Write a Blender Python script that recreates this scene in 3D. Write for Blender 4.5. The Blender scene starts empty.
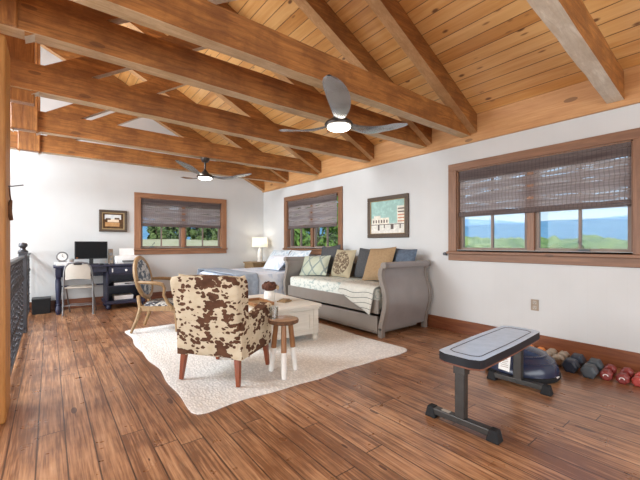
import bpy, bmesh, math, random
from mathutils import Vector, Matrix, noise
random.seed(7)
PI = math.pi
C = bpy.context.scene.collection
SC = bpy.context.scene
R = math.radians

# ------------------------------------------------------------------ camera, sky, sun, added fill lamps, exposure
cam_d = bpy.data.cameras.new('camera'); cam = bpy.data.objects.new('camera', cam_d); C.objects.link(cam)
cam.location = (0, 0, 1.12); cam.rotation_euler = (R(90), 0, R(-38.12))
cam_d.sensor_width = 36; cam_d.lens = 36*345/640; cam_d.shift_y = 3.8/640
cam_d.clip_start = 0.05; cam_d.clip_end = 3000
SC.camera = cam

w = bpy.data.worlds.new('sky'); SC.world = w; w.use_nodes = True
wn, wl = w.node_tree.nodes, w.node_tree.links
wn.clear()
wo = wn.new('ShaderNodeOutputWorld'); bg = wn.new('ShaderNodeBackground')
tc = wn.new('ShaderNodeTexCoord'); sx = wn.new('ShaderNodeSeparateXYZ'); rp = wn.new('ShaderNodeValToRGB')
wl.new(tc.outputs['Generated'], sx.inputs[0]); wl.new(sx.outputs['Z'], rp.inputs[0])
rp.color_ramp.elements[0].position = 0.0; rp.color_ramp.elements[0].color = (0.80, 0.91, 1.0, 1)
rp.color_ramp.elements[1].position = 0.45; rp.color_ramp.elements[1].color = (0.34, 0.58, 0.98, 1)
e = rp.color_ramp.elements.new(0.09); e.color = (0.60, 0.80, 1.0, 1)
wl.new(rp.outputs[0], bg.inputs[0]); bg.inputs[1].default_value = 0.9
wl.new(bg.outputs[0], wo.inputs[0])

def area(name, loc, rot, sx, sy, power, col):
    d = bpy.data.lights.new(name, 'AREA'); d.shape = 'RECTANGLE'; d.size = sx; d.size_y = sy
    d.energy = power; d.color = col
    o = bpy.data.objects.new(name, d); C.objects.link(o); o.location = loc; o.rotation_euler = rot
    return o
sd = bpy.data.lights.new('sun', 'SUN'); sd.energy = 3.2; sd.angle = R(1.0); sd.color = (1.0, 0.95, 0.86)
so = bpy.data.objects.new('sun', sd); C.objects.link(so); so.rotation_euler = (R(40), R(-38), 0)
# added fill lamps in place of daylight, before the solid rear and left walls
area('fill_rear', (0.6, -2.45, 1.2), (R(78), 0, 0), 5.4, 1.8, 150, (0.90, 0.955, 1.0))
area('fill_left', (-4.35, 3.9, 1.3), (R(95), 0, R(-90)), 6.0, 2.2, 335, (0.90, 0.955, 1.0))
# added lamp under the left slope, unseen, to lighten the far ceiling boards
area('fill_roof', (-2.55, 5.25, 3.40), (0, R(-55), 0), 0.95, 3.0, 400, (0.84, 0.93, 1.0))
SC.view_settings.view_transform = 'Standard'; SC.view_settings.look = 'None'
SC.view_settings.gamma = 1.0; SC.view_settings.use_curve_mapping = False
SC.view_settings.exposure = 0.31
try:
    SC.cycles.max_bounces = 10; SC.cycles.diffuse_bounces = 6; SC.cycles.transparent_max_bounces = 16
    SC.cycles.sample_clamp_indirect = 6.0
    SC.cycles.caustics_reflective = False; SC.cycles.caustics_refractive = False
except Exception:
    pass

# ------------------------------------------------------------------ node helpers
class NT:
    def __init__(s, name):
        s.m = bpy.data.materials.new(name); s.m.use_nodes = True
        s.n = s.m.node_tree.nodes; s.l = s.m.node_tree.links
        s.b = s.n['Principled BSDF']
        s.out = s.n['Material Output']
    def add(s, t, **k):
        o = s.n.new(t)
        for a, v in k.items(): setattr(o, a, v)
        return o
    def put(s, sock, v):
        if hasattr(v, 'is_output'): s.l.new(v, sock)
        elif isinstance(v, (tuple, list)) and len(v) == 3 and sock.type == 'RGBA': sock.default_value = (*v, 1)
        else: sock.default_value = v
    def math(s, op, a, b=0.0, c=0.0):
        o = s.add('ShaderNodeMath', operation=op); s.put(o.inputs[0], a); s.put(o.inputs[1], b); s.put(o.inputs[2], c)
        return o.outputs[0]
    def coord(s, scale=(1, 1, 1), rot=(0, 0, 0), src='Object'):
        t = s.add('ShaderNodeTexCoord'); m = s.add('ShaderNodeMapping')
        s.l.new(t.outputs[src], m.inputs[0]); m.inputs['Scale'].default_value = scale; m.inputs['Rotation'].default_value = rot
        return m.outputs[0]
    def noise(s, vec, scale, detail=3, rough=0.55, dist=0.0, out=0):
        o = s.add('ShaderNodeTexNoise'); s.l.new(vec, o.inputs['Vector'])
        o.inputs['Scale'].default_value = scale; o.inputs['Detail'].default_value = detail
        o.inputs['Roughness'].default_value = rough; o.inputs['Distortion'].default_value = dist
        return o.outputs[out]
    def voro(s, vec, scale, feature='F1', out='Distance'):
        o = s.add('ShaderNodeTexVoronoi', feature=feature); s.l.new(vec, o.inputs['Vector']); o.inputs['Scale'].default_value = scale
        return o.outputs[out]
    def ramp(s, fac, *stops, interp='LINEAR'):
        o = s.add('ShaderNodeValToRGB'); o.color_ramp.interpolation = interp
        s.put(o.inputs[0], fac); el = o.color_ramp.elements
        while len(el) < len(stops): el.new(0.5)
        for q, (p, c) in zip(el, stops): q.position = p; q.color = (*c, 1)
        return o.outputs[0]
    def mix(s, f, a, b, mode='MIX'):
        o = s.add('ShaderNodeMix', data_type='RGBA', blend_type=mode)
        s.put(o.inputs[0], f); s.put(o.inputs[6], a); s.put(o.inputs[7], b)
        return o.outputs[2]
    def bump(s, h, strength=0.3, dist=0.02):
        o = s.add('ShaderNodeBump'); o.inputs['Strength'].default_value = strength; o.inputs['Distance'].default_value = dist
        s.l.new(h, o.inputs['Height']); s.l.new(o.outputs[0], s.b.inputs['Normal'])
    def set(s, color=None, rough=None, metal=None, spec=None, **k):
        if color is not None: s.put(s.b.inputs['Base Color'], color)
        if rough is not None: s.put(s.b.inputs['Roughness'], rough)
        if metal is not None: s.put(s.b.inputs['Metallic'], metal)
        if spec is not None: s.put(s.b.inputs['Specular IOR Level'], spec)
        for a, v in k.items(): s.put(s.b.inputs[a.replace('_', ' ')], v)
        return s.m
    def sep(s, vec):
        o = s.add('ShaderNodeSeparateXYZ'); s.l.new(vec, o.inputs[0]); return o.outputs
    def comb(s, x, y, z):
        o = s.add('ShaderNodeCombineXYZ')
        for i, v in enumerate((x, y, z)): s.put(o.inputs[i], v)
        return o.outputs[0]
    def white(s, vec):
        o = s.add('ShaderNodeTexWhiteNoise', noise_dimensions='3D'); s.l.new(vec, o.inputs['Vector']); return o.outputs['Value']

def dark(c, k): return tuple(min(1, x*k) for x in c)
def plain(name, c, rough=0.5, metal=0.0, var=0.12, scale=14, bump=0.0, spec=None):
    t = NT(name); v = t.coord()
    nz = t.noise(v, scale, 3)
    t.set(t.ramp(nz, (0.3, dark(c, 1-var)), (0.7, dark(c, 1+var))), rough, metal, spec)
    if bump: t.bump(t.noise(v, scale*6, 2), bump, 0.004)
    return t.m
def wood(name, c1, c2, axis='X', rough=0.45, rot=(0, 0, 0), knot=0.0, fine=1.0, bump=0.25, coat=0.0):
    t = NT(name); a = 'XYZ'.index(axis)
    sc = [9*fine]*3; sc[a] = 0.8*fine
    v = t.coord(tuple(sc), rot)
    g = t.noise(v, 2.2, 8, 0.72, 0.8)
    col = t.ramp(g, (0.34, c1), (0.5, tuple((p+q)/2 for p, q in zip(c1, c2))), (0.66, c2))
    sc2 = [60*fine]*3; sc2[a] = 2.0
    col = t.mix(t.math('MULTIPLY', t.noise(t.coord(tuple(sc2), rot), 1.0, 3), 0.75), col, dark(c1, 0.75))
    if knot:
        sk = [6.0]*3; sk[a] = 2.2
        k = t.voro(t.coord(tuple(sk), rot), 1.0)
        col = t.mix(t.math('MULTIPLY', t.math('LESS_THAN', k, 0.13), knot), col, dark(c1, 0.3))
    if coat:
        bl = t.noise(t.coord((5, 5, 5)), 1.0, 4, 0.65)
        col = t.mix(t.ramp(bl, (0.38, (0.55,)*3), (0.56, (0.0,)*3)), col, dark(c1, 0.8))
    t.set(col, rough, Coat_Weight=coat, Coat_Roughness=0.28)
    if bump: t.bump(g, bump, 0.01)
    return t.m

# ------------------------------------------------------------------ materials
def floor_mat():
    t = NT('plank_floor'); x, y, z = t.sep(t.coord())
    u = t.math('DIVIDE', t.math('SUBTRACT', x, 0.07), 0.126); idn = t.math('FLOOR', u); fr = t.math('FRACT', u)
    r1 = t.white(t.comb(idn, 3.0, 1.0))
    v = t.math('DIVIDE', t.math('ADD', y, t.math('MULTIPLY', r1, 9.0)), 2.3); fv = t.math('FRACT', v)
    rr = t.white(t.comb(idn, t.math('FLOOR', v), 5.0))
    off = t.math('MULTIPLY', rr, 37.0)
    gv = t.comb(t.math('ADD', t.math('MULTIPLY', x, 34.0), off), t.math('ADD', t.math('MULTIPLY', y, 1.7), off), 0.0)
    g = t.noise(gv, 1.0, 6, 0.62, 0.9)
    fine = t.noise(t.comb(t.math('MULTIPLY', x, 120.0), t.math('MULTIPLY', y, 4.0), off), 1.0, 2)
    blot = t.noise(t.comb(x, y, 0.0), 2.2, 4, 0.6)
    f = t.math('ADD', t.math('MULTIPLY', g, 0.58), t.math('MULTIPLY', rr, 0.10))
    f = t.math('ADD', f, t.math('MULTIPLY', t.math('SUBTRACT', fine, 0.5), 0.5))
    f = t.math('ADD', f, t.math('MULTIPLY', t.math('SUBTRACT', blot, 0.5), 0.5))
    col = t.ramp(f, (0.26, (0.180, 0.076, 0.034)), (0.43, (0.415, 0.210, 0.103)), (0.58, (0.560, 0.325, 0.180)), (0.76, (0.70, 0.46, 0.29)))
    kn = t.voro(t.comb(t.math('MULTIPLY', x, 5.0), t.math('MULTIPLY', y, 1.6), off), 1.0)
    col = t.mix(t.math('MULTIPLY', t.math('LESS_THAN', kn, 0.085), 0.8), col, (0.06, 0.02, 0.01))
    seam = t.math('MAXIMUM', t.math('LESS_THAN', fr, 0.055), t.math('LESS_THAN', fv, 0.0028))
    col = t.mix(t.math('MULTIPLY', seam, 0.85), col, (0.035, 0.014, 0.008))
    t.set(col, t.math('ADD', 0.22, t.math('MULTIPLY', t.noise(t.comb(x, y, 0.0), 7.0, 3), 0.16)), spec=0.7)
    h = t.math('SUBTRACT', t.math('MULTIPLY', g, 0.15), seam)
    t.bump(h, 0.25, 0.006)
    return t.m
def deck_mat():
    t = NT('pine_deck'); x, y, z = t.sep(t.coord())
    u = t.math('DIVIDE', x, 0.135); idn = t.math('FLOOR', u); fr = t.math('FRACT', u)
    r1 = t.white(t.comb(idn, 3.0, 1.0))
    off = t.math('MULTIPLY', r1, 31.0)
    g = t.noise(t.comb(t.math('ADD', t.math('MULTIPLY', x, 16.0), off), t.math('ADD', t.math('MULTIPLY', y, 1.1), off), 0.0), 1.0, 5, 0.6, 0.8)
    f = t.math('ADD', t.math('MULTIPLY', g, 0.7), t.math('MULTIPLY', r1, 0.3))
    col = t.ramp(f, (0.25, (0.45, 0.185, 0.045)), (0.5, (0.63, 0.315, 0.098)), (0.8, (0.79, 0.49, 0.205)))
    kn = t.voro(t.comb(t.math('MULTIPLY', x, 6.0), t.math('MULTIPLY', y, 3.0), off), 1.0)
    col = t.mix(t.ramp(kn, (0.07, (0.9,)*3), (0.13, (0.0,)*3)), col, (0.12, 0.04, 0.015))
    kn2 = t.voro(t.comb(t.math('MULTIPLY', x, 9.0), t.math('MULTIPLY', y, 2.6), t.math('ADD', off, 3.0)), 1.0)
    col = t.mix(t.ramp(kn2, (0.05, (0.75,)*3), (0.11, (0.0,)*3)), col, (0.20, 0.075, 0.022))
    seam = t.math('LESS_THAN', fr, 0.055)
    col = t.mix(t.math('MULTIPLY', seam, 0.9), col, (0.10, 0.045, 0.02))
    t.set(col, 0.30, spec=0.7, Coat_Weight=0.7, Coat_Roughness=0.22)
    t.bump(t.math('SUBTRACT', t.math('MULTIPLY', g, 0.1), seam), 0.3, 0.008)
    return t.m
def wall_mat():
    t = NT('white_boarded_wall'); x, y, z = t.sep(t.coord())
    u = t.math('FRACT', t.math('DIVIDE', t.math('ADD', x, y), 0.145))
    gr = t.math('LESS_THAN', u, 0.05)
    nz = t.noise(t.coord(), 1.5, 3)
    col = t.ramp(nz, (0.3, (0.575, 0.585, 0.58)), (0.7, (0.62, 0.63, 0.625)))
    col = t.mix(t.math('MULTIPLY', gr, 0.05), col, (0.45, 0.44, 0.43))
    t.set(col, 0.6, spec=0.3); t.bump(t.math('SUBTRACT', 1.0, gr), 0.05, 0.003)
    return t.m
def cow_mat():
    t = NT('cowhide_print'); v = t.coord((0.75, 0.75, 1.2), (0, R(35), 0))
    wv = t.noise(v, 14, 2, 0.5)
    wq = t.add('ShaderNodeVectorMath', operation='MULTIPLY_ADD')
    t.l.new(t.noise(v, 30, 2, 0.5, out=1), wq.inputs[0]); wq.inputs[1].default_value = (0.035,)*3; t.l.new(v, wq.inputs[2])
    d = t.voro(wq.outputs[0], 27); n2 = t.noise(v, 6.5, 1.5, 0.5)
    f = t.math('SUBTRACT', t.math('ADD', t.math('MULTIPLY', t.math('SUBTRACT', n2, 0.5), 2.3), 0.49), d)
    k = t.ramp(f, (0.0, (0, 0, 0)), (0.05, (1, 1, 1)))
    col = t.mix(k, t.ramp(wv, (0.3, (0.52, 0.43, 0.30)), (0.7, (0.62, 0.54, 0.40))), t.ramp(wv, (0.3, (0.070, 0.030, 0.016)), (0.7, (0.125, 0.058, 0.032))))
    t.set(col, 0.85, spec=0.2); t.bump(t.noise(v, 160, 2), 0.15, 0.003)
    return t.m
def rug_mat():
    t = NT('woven_wool_rug'); v = t.coord(); x, y, z = t.sep(v)
    a = t.voro(t.coord((62, 34, 1), (0, 0, R(38))), 1.0)
    nz = t.noise(v, 2.5, 4)
    col = t.ramp(a, (0.15, (0.86, 0.85, 0.82)), (0.6, (0.66, 0.655, 0.64)))
    col = t.mix(t.math('MULTIPLY', nz, 0.2), col, (0.78, 0.76, 0.72))
    t.set(col, 0.95, spec=0.1); t.bump(t.math('SUBTRACT', 1.0, a), 0.4, 0.010)
    return t.m
def blind_mat(name, k=1.0):
    t = NT(name); x, y, z = t.sep(t.coord())
    a = t.math('ADD', x, y)
    reed = t.noise(t.comb(t.math('MULTIPLY', a, 2.6), t.math('MULTIPLY', z, 70.0), 0.0), 1.0, 3, 0.6)
    band = t.noise(t.comb(t.math('MULTIPLY', a, 0.25), t.math('MULTIPLY', z, 11.0), 4.0), 1.0, 2, 0.5)
    f = t.math('ADD', t.math('MULTIPLY', reed, 0.6), t.math('MULTIPLY', band, 0.4))
    col = t.ramp(f, (0.32, dark((0.20, 0.155, 0.155), k)), (0.5, dark((0.38, 0.31, 0.30), k)), (0.66, dark((0.58, 0.50, 0.46), k)))
    warp = t.math('LESS_THAN', t.math('FRACT', t.math('DIVIDE', a, 0.037)), 0.22)
    col = t.mix(t.math('MULTIPLY', warp, 0.45), col, (0.07, 0.06, 0.065))
    t.set(col, 0.8, spec=0.2)
    st = t.noise(t.comb(t.math('MULTIPLY', a, 3.2), t.math('MULTIPLY', z, 52.0), 9.0), 1.0, 3, 0.62)
    st = t.math('ADD', st, t.math('MULTIPLY', t.math('SUBTRACT', band, 0.5), 0.5))
    gap = t.ramp(st, (0.575, (0, 0, 0)), (0.68, (0.8, 0.8, 0.8)))
    gap = t.math('MULTIPLY', gap, t.math('SUBTRACT', 1.0, warp))
    tr = t.add('ShaderNodeBsdfTransparent'); tl = t.add('ShaderNodeBsdfTranslucent')
    t.put(tl.inputs[0], t.mix(0.5, col, (0.55, 0.42, 0.36)))
    m1 = t.add('ShaderNodeMixShader'); m1.inputs[0].default_value = 0.5
    t.l.new(t.b.outputs[0], m1.inputs[1]); t.l.new(tl.outputs[0], m1.inputs[2])
    m2 = t.add('ShaderNodeMixShader'); t.l.new(gap, m2.inputs[0]); t.l.new(m1.outputs[0], m2.inputs[1]); t.l.new(tr.outputs[0], m2.inputs[2])
    t.l.new(m2.outputs[0], t.out.inputs[0])
    return t.m
def glass_mat(name='window_glass', tint=(0.97, 0.985, 0.99), refl=0.012):
    t = NT(name); tr = t.add('ShaderNodeBsdfTransparent'); tr.inputs[0].default_value = (*tint, 1)
    gl = t.add('ShaderNodeBsdfGlossy'); gl.inputs['Roughness'].default_value = 0.02
    m = t.add('ShaderNodeMixShader'); m.inputs[0].default_value = refl
    t.l.new(tr.outputs[0], m.inputs[1]); t.l.new(gl.outputs[0], m.inputs[2]); t.l.new(m.outputs[0], t.out.inputs[0])
    return t.m
def emit_mat(name, c, s):
    t = NT(name); e = t.add('ShaderNodeEmission'); e.inputs[0].default_value = (*c, 1); e.inputs[1].default_value = s
    t.l.new(e.outputs[0], t.out.inputs[0]); return t.m
def lattice_mat(name, base, line, sc=9.0, ang=45, wdt=0.12):
    t = NT(name); x, y, z = t.sep(t.coord((sc, sc, sc*0.75), (0, R(ang), 0)))
    wob = t.noise(t.coord(), 9, 1)
    a = t.math('ABSOLUTE', t.math('SUBTRACT', t.math('FRACT', t.math('ADD', x, t.math('MULTIPLY', wob, 0.2))), 0.5))
    b = t.math('ABSOLUTE', t.math('SUBTRACT', t.math('FRACT', t.math('ADD', z, t.math('MULTIPLY', wob, 0.2))), 0.5))
    k = t.math('LESS_THAN', t.math('MINIMUM', a, b), wdt)
    nz = t.noise(t.coord(), 5, 2)
    col = t.mix(k, t.ramp(nz, (0.35, dark(base, 0.9)), (0.65, dark(base, 1.08))), line)
    t.set(col, 0.85, spec=0.15); return t.m
def blotch_mat(name, base, c2, scale=16, thr=0.5, soft=0.06, rough=0.85, stretch=(1, 1, 1), dist=0.6):
    t = NT(name); v = t.coord(stretch)
    f = t.noise(v, scale, 3, 0.6, dist)
    t.set(t.mix(t.ramp(f, (thr-soft, (0, 0, 0)), (thr+soft, (1, 1, 1))), base, c2), rough, spec=0.2); return t.m
def stripe_mat(name, base, c2, axis=0, period=0.06, duty=0.3):
    t = NT(name); s = t.sep(t.coord()); nz = t.noise(t.coord(), 30, 2)
    k = t.math('LESS_THAN', t.math('FRACT', t.math('DIVIDE', t.math('SUBTRACT', s[2], s[0]) if axis == 3 else s[axis], period)), duty)
    t.set(t.mix(k, t.ramp(nz, (0.3, dark(base, 0.88)), (0.7, base)), c2), 0.9, spec=0.15); return t.m

M = {}
M['floor'] = floor_mat(); M['deck'] = deck_mat(); M['wall'] = wall_mat(); M['cow'] = cow_mat(); M['rug'] = rug_mat()
M['blind'] = blind_mat('woven_reed_shade'); M['blind_dark'] = plain('shade_band_cloth', (0.12, 0.11, 0.13), 0.8, var=0.25, scale=40)
M['glass'] = glass_mat()
B1, B2 = (0.190, 0.062, 0.012), (0.66, 0.285, 0.068)
M['beam_x'] = wood('hewn_beam', B1, B2, 'X', 0.6, knot=0.5, fine=1.3, bump=0.5, coat=0.25)
M['beam_z'] = wood('hewn_post_timber', B1, B2, 'Z', 0.6, knot=0.4, fine=1.3, bump=0.5, coat=0.25)
M['rafter'] = wood('rafter_timber', dark(B1, 0.92), dark(B2, 0.92), 'X', 0.6, rot=(0, R(26), 0), knot=0.3, fine=1.2, bump=0.4, coat=0.25)
M['strut'] = wood('strut_timber', B1, B2, 'X', 0.6, rot=(0, R(-30), 0), knot=0.3, fine=1.2, bump=0.4, coat=0.25)
M['pale'] = wood('lit_adzed_underside', (0.46, 0.29, 0.135), (0.82, 0.62, 0.38), 'X', 0.6, fine=1.2, bump=0.6, coat=0.25)  # tie undersides: reflected room light put into a paler wood colour
M['white_beam'] = wood('whitewash_lit_timber', (0.60, 0.49, 0.36), (0.92, 0.85, 0.73), 'X', 0.6, fine=1.3, bump=0.8, coat=0.25)  # whitish near tie and strut undersides, with bounced light put into the colour
M['post'] = wood('golden_post_timber', (0.42, 0.175, 0.040), (0.66, 0.33, 0.095), 'Z', 0.5, knot=0.6, fine=1.4)
M['plate'] = wood('pine_plate', (0.50, 0.235, 0.085), (0.72, 0.42, 0.18), 'Y', 0.5, knot=0.7, fine=0.9, bump=0.1)
M['base_y'] = wood('baseboard_wood', (0.150, 0.042, 0.016), (0.33, 0.125, 0.05), 'Y', 0.35, knot=0.6, fine=1.0, bump=0.1)
M['base_x'] = wood('baseboard_wood_back', (0.150, 0.042, 0.016), (0.33, 0.125, 0.05), 'X', 0.35, knot=0.6, fine=1.0, bump=0.1)
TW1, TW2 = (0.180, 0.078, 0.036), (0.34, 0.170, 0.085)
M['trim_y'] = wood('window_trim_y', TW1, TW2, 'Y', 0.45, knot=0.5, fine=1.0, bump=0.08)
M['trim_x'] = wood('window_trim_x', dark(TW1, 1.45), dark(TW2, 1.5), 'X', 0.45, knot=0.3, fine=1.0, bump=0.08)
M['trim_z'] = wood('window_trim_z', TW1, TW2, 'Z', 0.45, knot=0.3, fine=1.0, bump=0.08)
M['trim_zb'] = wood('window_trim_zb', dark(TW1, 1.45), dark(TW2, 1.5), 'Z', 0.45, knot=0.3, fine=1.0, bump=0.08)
M['sash'] = wood('sash_wood', (0.20, 0.14, 0.105), (0.33, 0.25, 0.20), 'Z', 0.5, fine=1.0, bump=0.05)
M['iron'] = plain('black_iron', (0.085, 0.085, 0.095), 0.38, 0.7, bump=0.1)
M['black'] = plain('black_plastic', (0.012, 0.012, 0.014), 0.4)
M['screen'] = plain('dark_screen', (0.006, 0.006, 0.007), 0.5, spec=0.15)
M['steel'] = plain('brushed_steel', (0.62, 0.62, 0.63), 0.3, 0.9)
M['white'] = plain('white_plastic', (0.80, 0.80, 0.79), 0.45, var=0.04)
M['paper'] = plain('white_paper', (0.82, 0.81, 0.78), 0.8, var=0.04)
M['navy'] = plain('navy_painted_wood', (0.014, 0.017, 0.048), 0.4, var=0.2)
M['beige'] = plain('beige_metal', (0.46, 0.42, 0.36), 0.4, var=0.05)
M['greymetal'] = plain('grey_painted_steel', (0.20, 0.20, 0.205), 0.35, 0.6)
M['silverwood'] = plain('taupe_painted_wood', (0.215, 0.187, 0.163), 0.33, var=0.06, scale=6, spec=0.6)
M['taupe_panel'] = plain('silver_taupe_panel', (0.255, 0.232, 0.222), 0.27, var=0.05, scale=6, spec=0.7)
M['matt'] = blotch_mat('floral_mattress_cover', (0.60, 0.62, 0.57), (0.34, 0.41, 0.39), 13, 0.56, 0.04, stretch=(1, 1, 1.6), dist=1.4)
M['lattice'] = lattice_mat('lattice_cushion', (0.44, 0.47, 0.37), (0.22, 0.26, 0.25), 6.5, 45, 0.07)
M['charcoal'] = plain('charcoal_fabric', (0.060, 0.062, 0.066), 0.9, var=0.25, scale=60, bump=0.2)
M['damask'] = blotch_mat('cream_cushion_with_brown_medallion', (0.52, 0.45, 0.31), (0.19, 0.14, 0.095), 26, 0.5, 0.05)
def medal_mat():
    t = NT('cream_cushion_with_round_medallion'); x, y, z = t.sep(t.coord())
    d = t.math('SQRT', t.math('ADD', t.math('POWER', x, 2.0), t.math('POWER', t.math('SUBTRACT', z, 0.225), 2.0)))
    f = t.noise(t.coord(), 34, 3, 0.6, 0.8)
    k = t.math('MULTIPLY', t.ramp(f, (0.42, (0, 0, 0)), (0.50, (1, 1, 1))), t.math('LESS_THAN', d, 0.185))
    t.set(t.mix(k, (0.40, 0.345, 0.235), (0.13, 0.092, 0.062)), 0.9, spec=0.15); return t.m
M['medal'] = medal_mat()
M['cream'] = plain('cream_cushion', (0.40, 0.35, 0.24), 0.9, var=0.1, scale=40)
M['tan'] = plain('tan_cushion', (0.32, 0.215, 0.115), 0.9, var=0.1, scale=40, bump=0.1)
M['slate'] = plain('slate_blue_fabric', (0.085, 0.115, 0.160), 0.9, var=0.25, scale=30)
M['blueprint'] = blotch_mat('blue_printed_fabric', (0.10, 0.17, 0.30), (0.30, 0.38, 0.48), 22, 0.55)
M['throw'] = stripe_mat('striped_throw', (0.58, 0.57, 0.51), (0.13, 0.15, 0.14), 3, 0.062, 0.12)
M['quilt'] = blotch_mat('pale_blue_quilt', (0.72, 0.76, 0.82), (0.50, 0.58, 0.70), 9, 0.56, 0.1)
M['sham'] = blotch_mat('pale_blue_sham', (0.66, 0.72, 0.76), (0.42, 0.52, 0.60), 14, 0.54, 0.06)
M['bluethrow'] = plain('grey_blue_throw', (0.30, 0.35, 0.42), 0.9, var=0.12, scale=18, bump=0.2)
M['whitewood'] = wood('white_washed_furniture', (0.66, 0.62, 0.54), (0.80, 0.77, 0.70), 'X', 0.4, fine=1.0, bump=0.05)
M['stoolwood'] = wood('stool_wood', (0.25, 0.105, 0.036), (0.46, 0.235, 0.10), 'Z', 0.35, fine=2.0, bump=0.05)
M['stooltop'] = wood('stool_top_wood', (0.33, 0.20, 0.12), (0.52, 0.38, 0.27), 'X', 0.25, fine=2.0, bump=0.05)
M['bark'] = plain('bark_edge', (0.13, 0.062, 0.028), 0.8, var=0.4, scale=40, bump=0.5)
M['dip'] = plain('white_dipped_paint', (0.78, 0.77, 0.73), 0.45, var=0.04)
M['redwood'] = wood('red_brown_leg', (0.20, 0.045, 0.018), (0.32, 0.085, 0.03), 'Z', 0.3, fine=2.0, bump=0)
M['oak'] = wood('limed_oak', (0.25, 0.150, 0.066), (0.40, 0.265, 0.13), 'Z', 0.5, fine=2.2, bump=0.1)
M['ikat'] = blotch_mat('blue_grey_print', (0.46, 0.48, 0.50), (0.085, 0.11, 0.15), 14, 0.5, 0.05)
M['zebra'] = blotch_mat('dark_print_seat', (0.50, 0.48, 0.44), (0.05, 0.05, 0.06), 24, 0.47, 0.03, stretch=(2.0, 0.7, 1))
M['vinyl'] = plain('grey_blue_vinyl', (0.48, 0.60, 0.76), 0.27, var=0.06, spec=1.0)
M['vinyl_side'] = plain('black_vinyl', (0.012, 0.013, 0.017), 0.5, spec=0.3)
M['ply'] = plain('pad_base_board', (0.17, 0.060, 0.032), 0.5)
M['benchsteel'] = plain('dark_bench_steel', (0.050, 0.046, 0.042), 0.38, 0.5)
M['rubber'] = plain('black_rubber', (0.014, 0.014, 0.015), 0.7, spec=0.25)
M['ball'] = plain('navy_rubber', (0.020, 0.028, 0.062), 0.25, var=0.1)
M['hexnavy'] = plain('navy_black_neoprene', (0.022, 0.030, 0.048), 0.45)
M['hexgrey'] = plain('slate_grey_neoprene', (0.055, 0.066, 0.076), 0.45)
M['hexred'] = plain('dark_red_vinyl', (0.20, 0.026, 0.022), 0.4)
M['hexpink'] = plain('coral_red_vinyl', (0.42, 0.060, 0.05), 0.4)
M['hextan'] = plain('beige_grey_vinyl', (0.33, 0.265, 0.20), 0.45)
M['hexorange'] = plain('orange_vinyl', (0.72, 0.24, 0.045), 0.4)
M['fan_blade'] = plain('dark_pewter_blade', (0.36, 0.37, 0.39), 0.27, 0.8, var=0.06, spec=0.7)
M['fan_body'] = plain('dark_bronze', (0.055, 0.045, 0.04), 0.35, 0.6)
M['fan_light'] = emit_mat('fan_light_lens', (1.0, 0.93, 0.80), 9.0)
M['shade'] = None
M['ceramic'] = plain('white_ceramic', (0.78, 0.76, 0.71), 0.3, var=0.05)
M['petal'] = plain('dried_brown_petals', (0.115, 0.042, 0.024), 0.85, var=0.5, scale=60)
M['petal_pale'] = plain('dried_cream_petals', (0.55, 0.42, 0.27), 0.85, var=0.2, scale=60)
M['darkframe'] = wood('dark_picture_frame', (0.050, 0.032, 0.018), (0.13, 0.085, 0.05), 'X', 0.4, fine=3.0)
M['gilt'] = plain('dull_gilt', (0.34, 0.24, 0.12), 0.4, 0.4)
M['leaf'] = blotch_mat('tree_leaves', (0.075, 0.155, 0.030), (0.20, 0.30, 0.065), 3.0, 0.5, 0.2, dist=0.0)
M['leaf_dark'] = blotch_mat('shrub_leaves', (0.075, 0.125, 0.045), (0.20, 0.27, 0.10), 3.0, 0.5, 0.2, dist=0.0)
M['trunk'] = plain('tree_bark', (0.10, 0.07, 0.045), 0.9, var=0.4, scale=10)
M['grass'] = blotch_mat('dry_grass', (0.40, 0.37, 0.20), (0.52, 0.47, 0.30), 1.2, 0.5, 0.3)
M['canopy'] = blotch_mat('forest_canopy', (0.07, 0.15, 0.045), (0.27, 0.34, 0.12), 0.5, 0.5, 0.15)
M['ridge'] = blotch_mat('hazed_blue_green_ridge', (0.10, 0.23, 0.34), (0.16, 0.30, 0.39), 0.05, 0.5, 0.2)  # distance haze put into the ridge's base colour
M['far_ridge'] = blotch_mat('hazed_pale_blue_ridge', (0.22, 0.38, 0.55), (0.27, 0.43, 0.60), 0.03, 0.5, 0.2)  # farther ridge, with more haze mixed into its base colour

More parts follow.
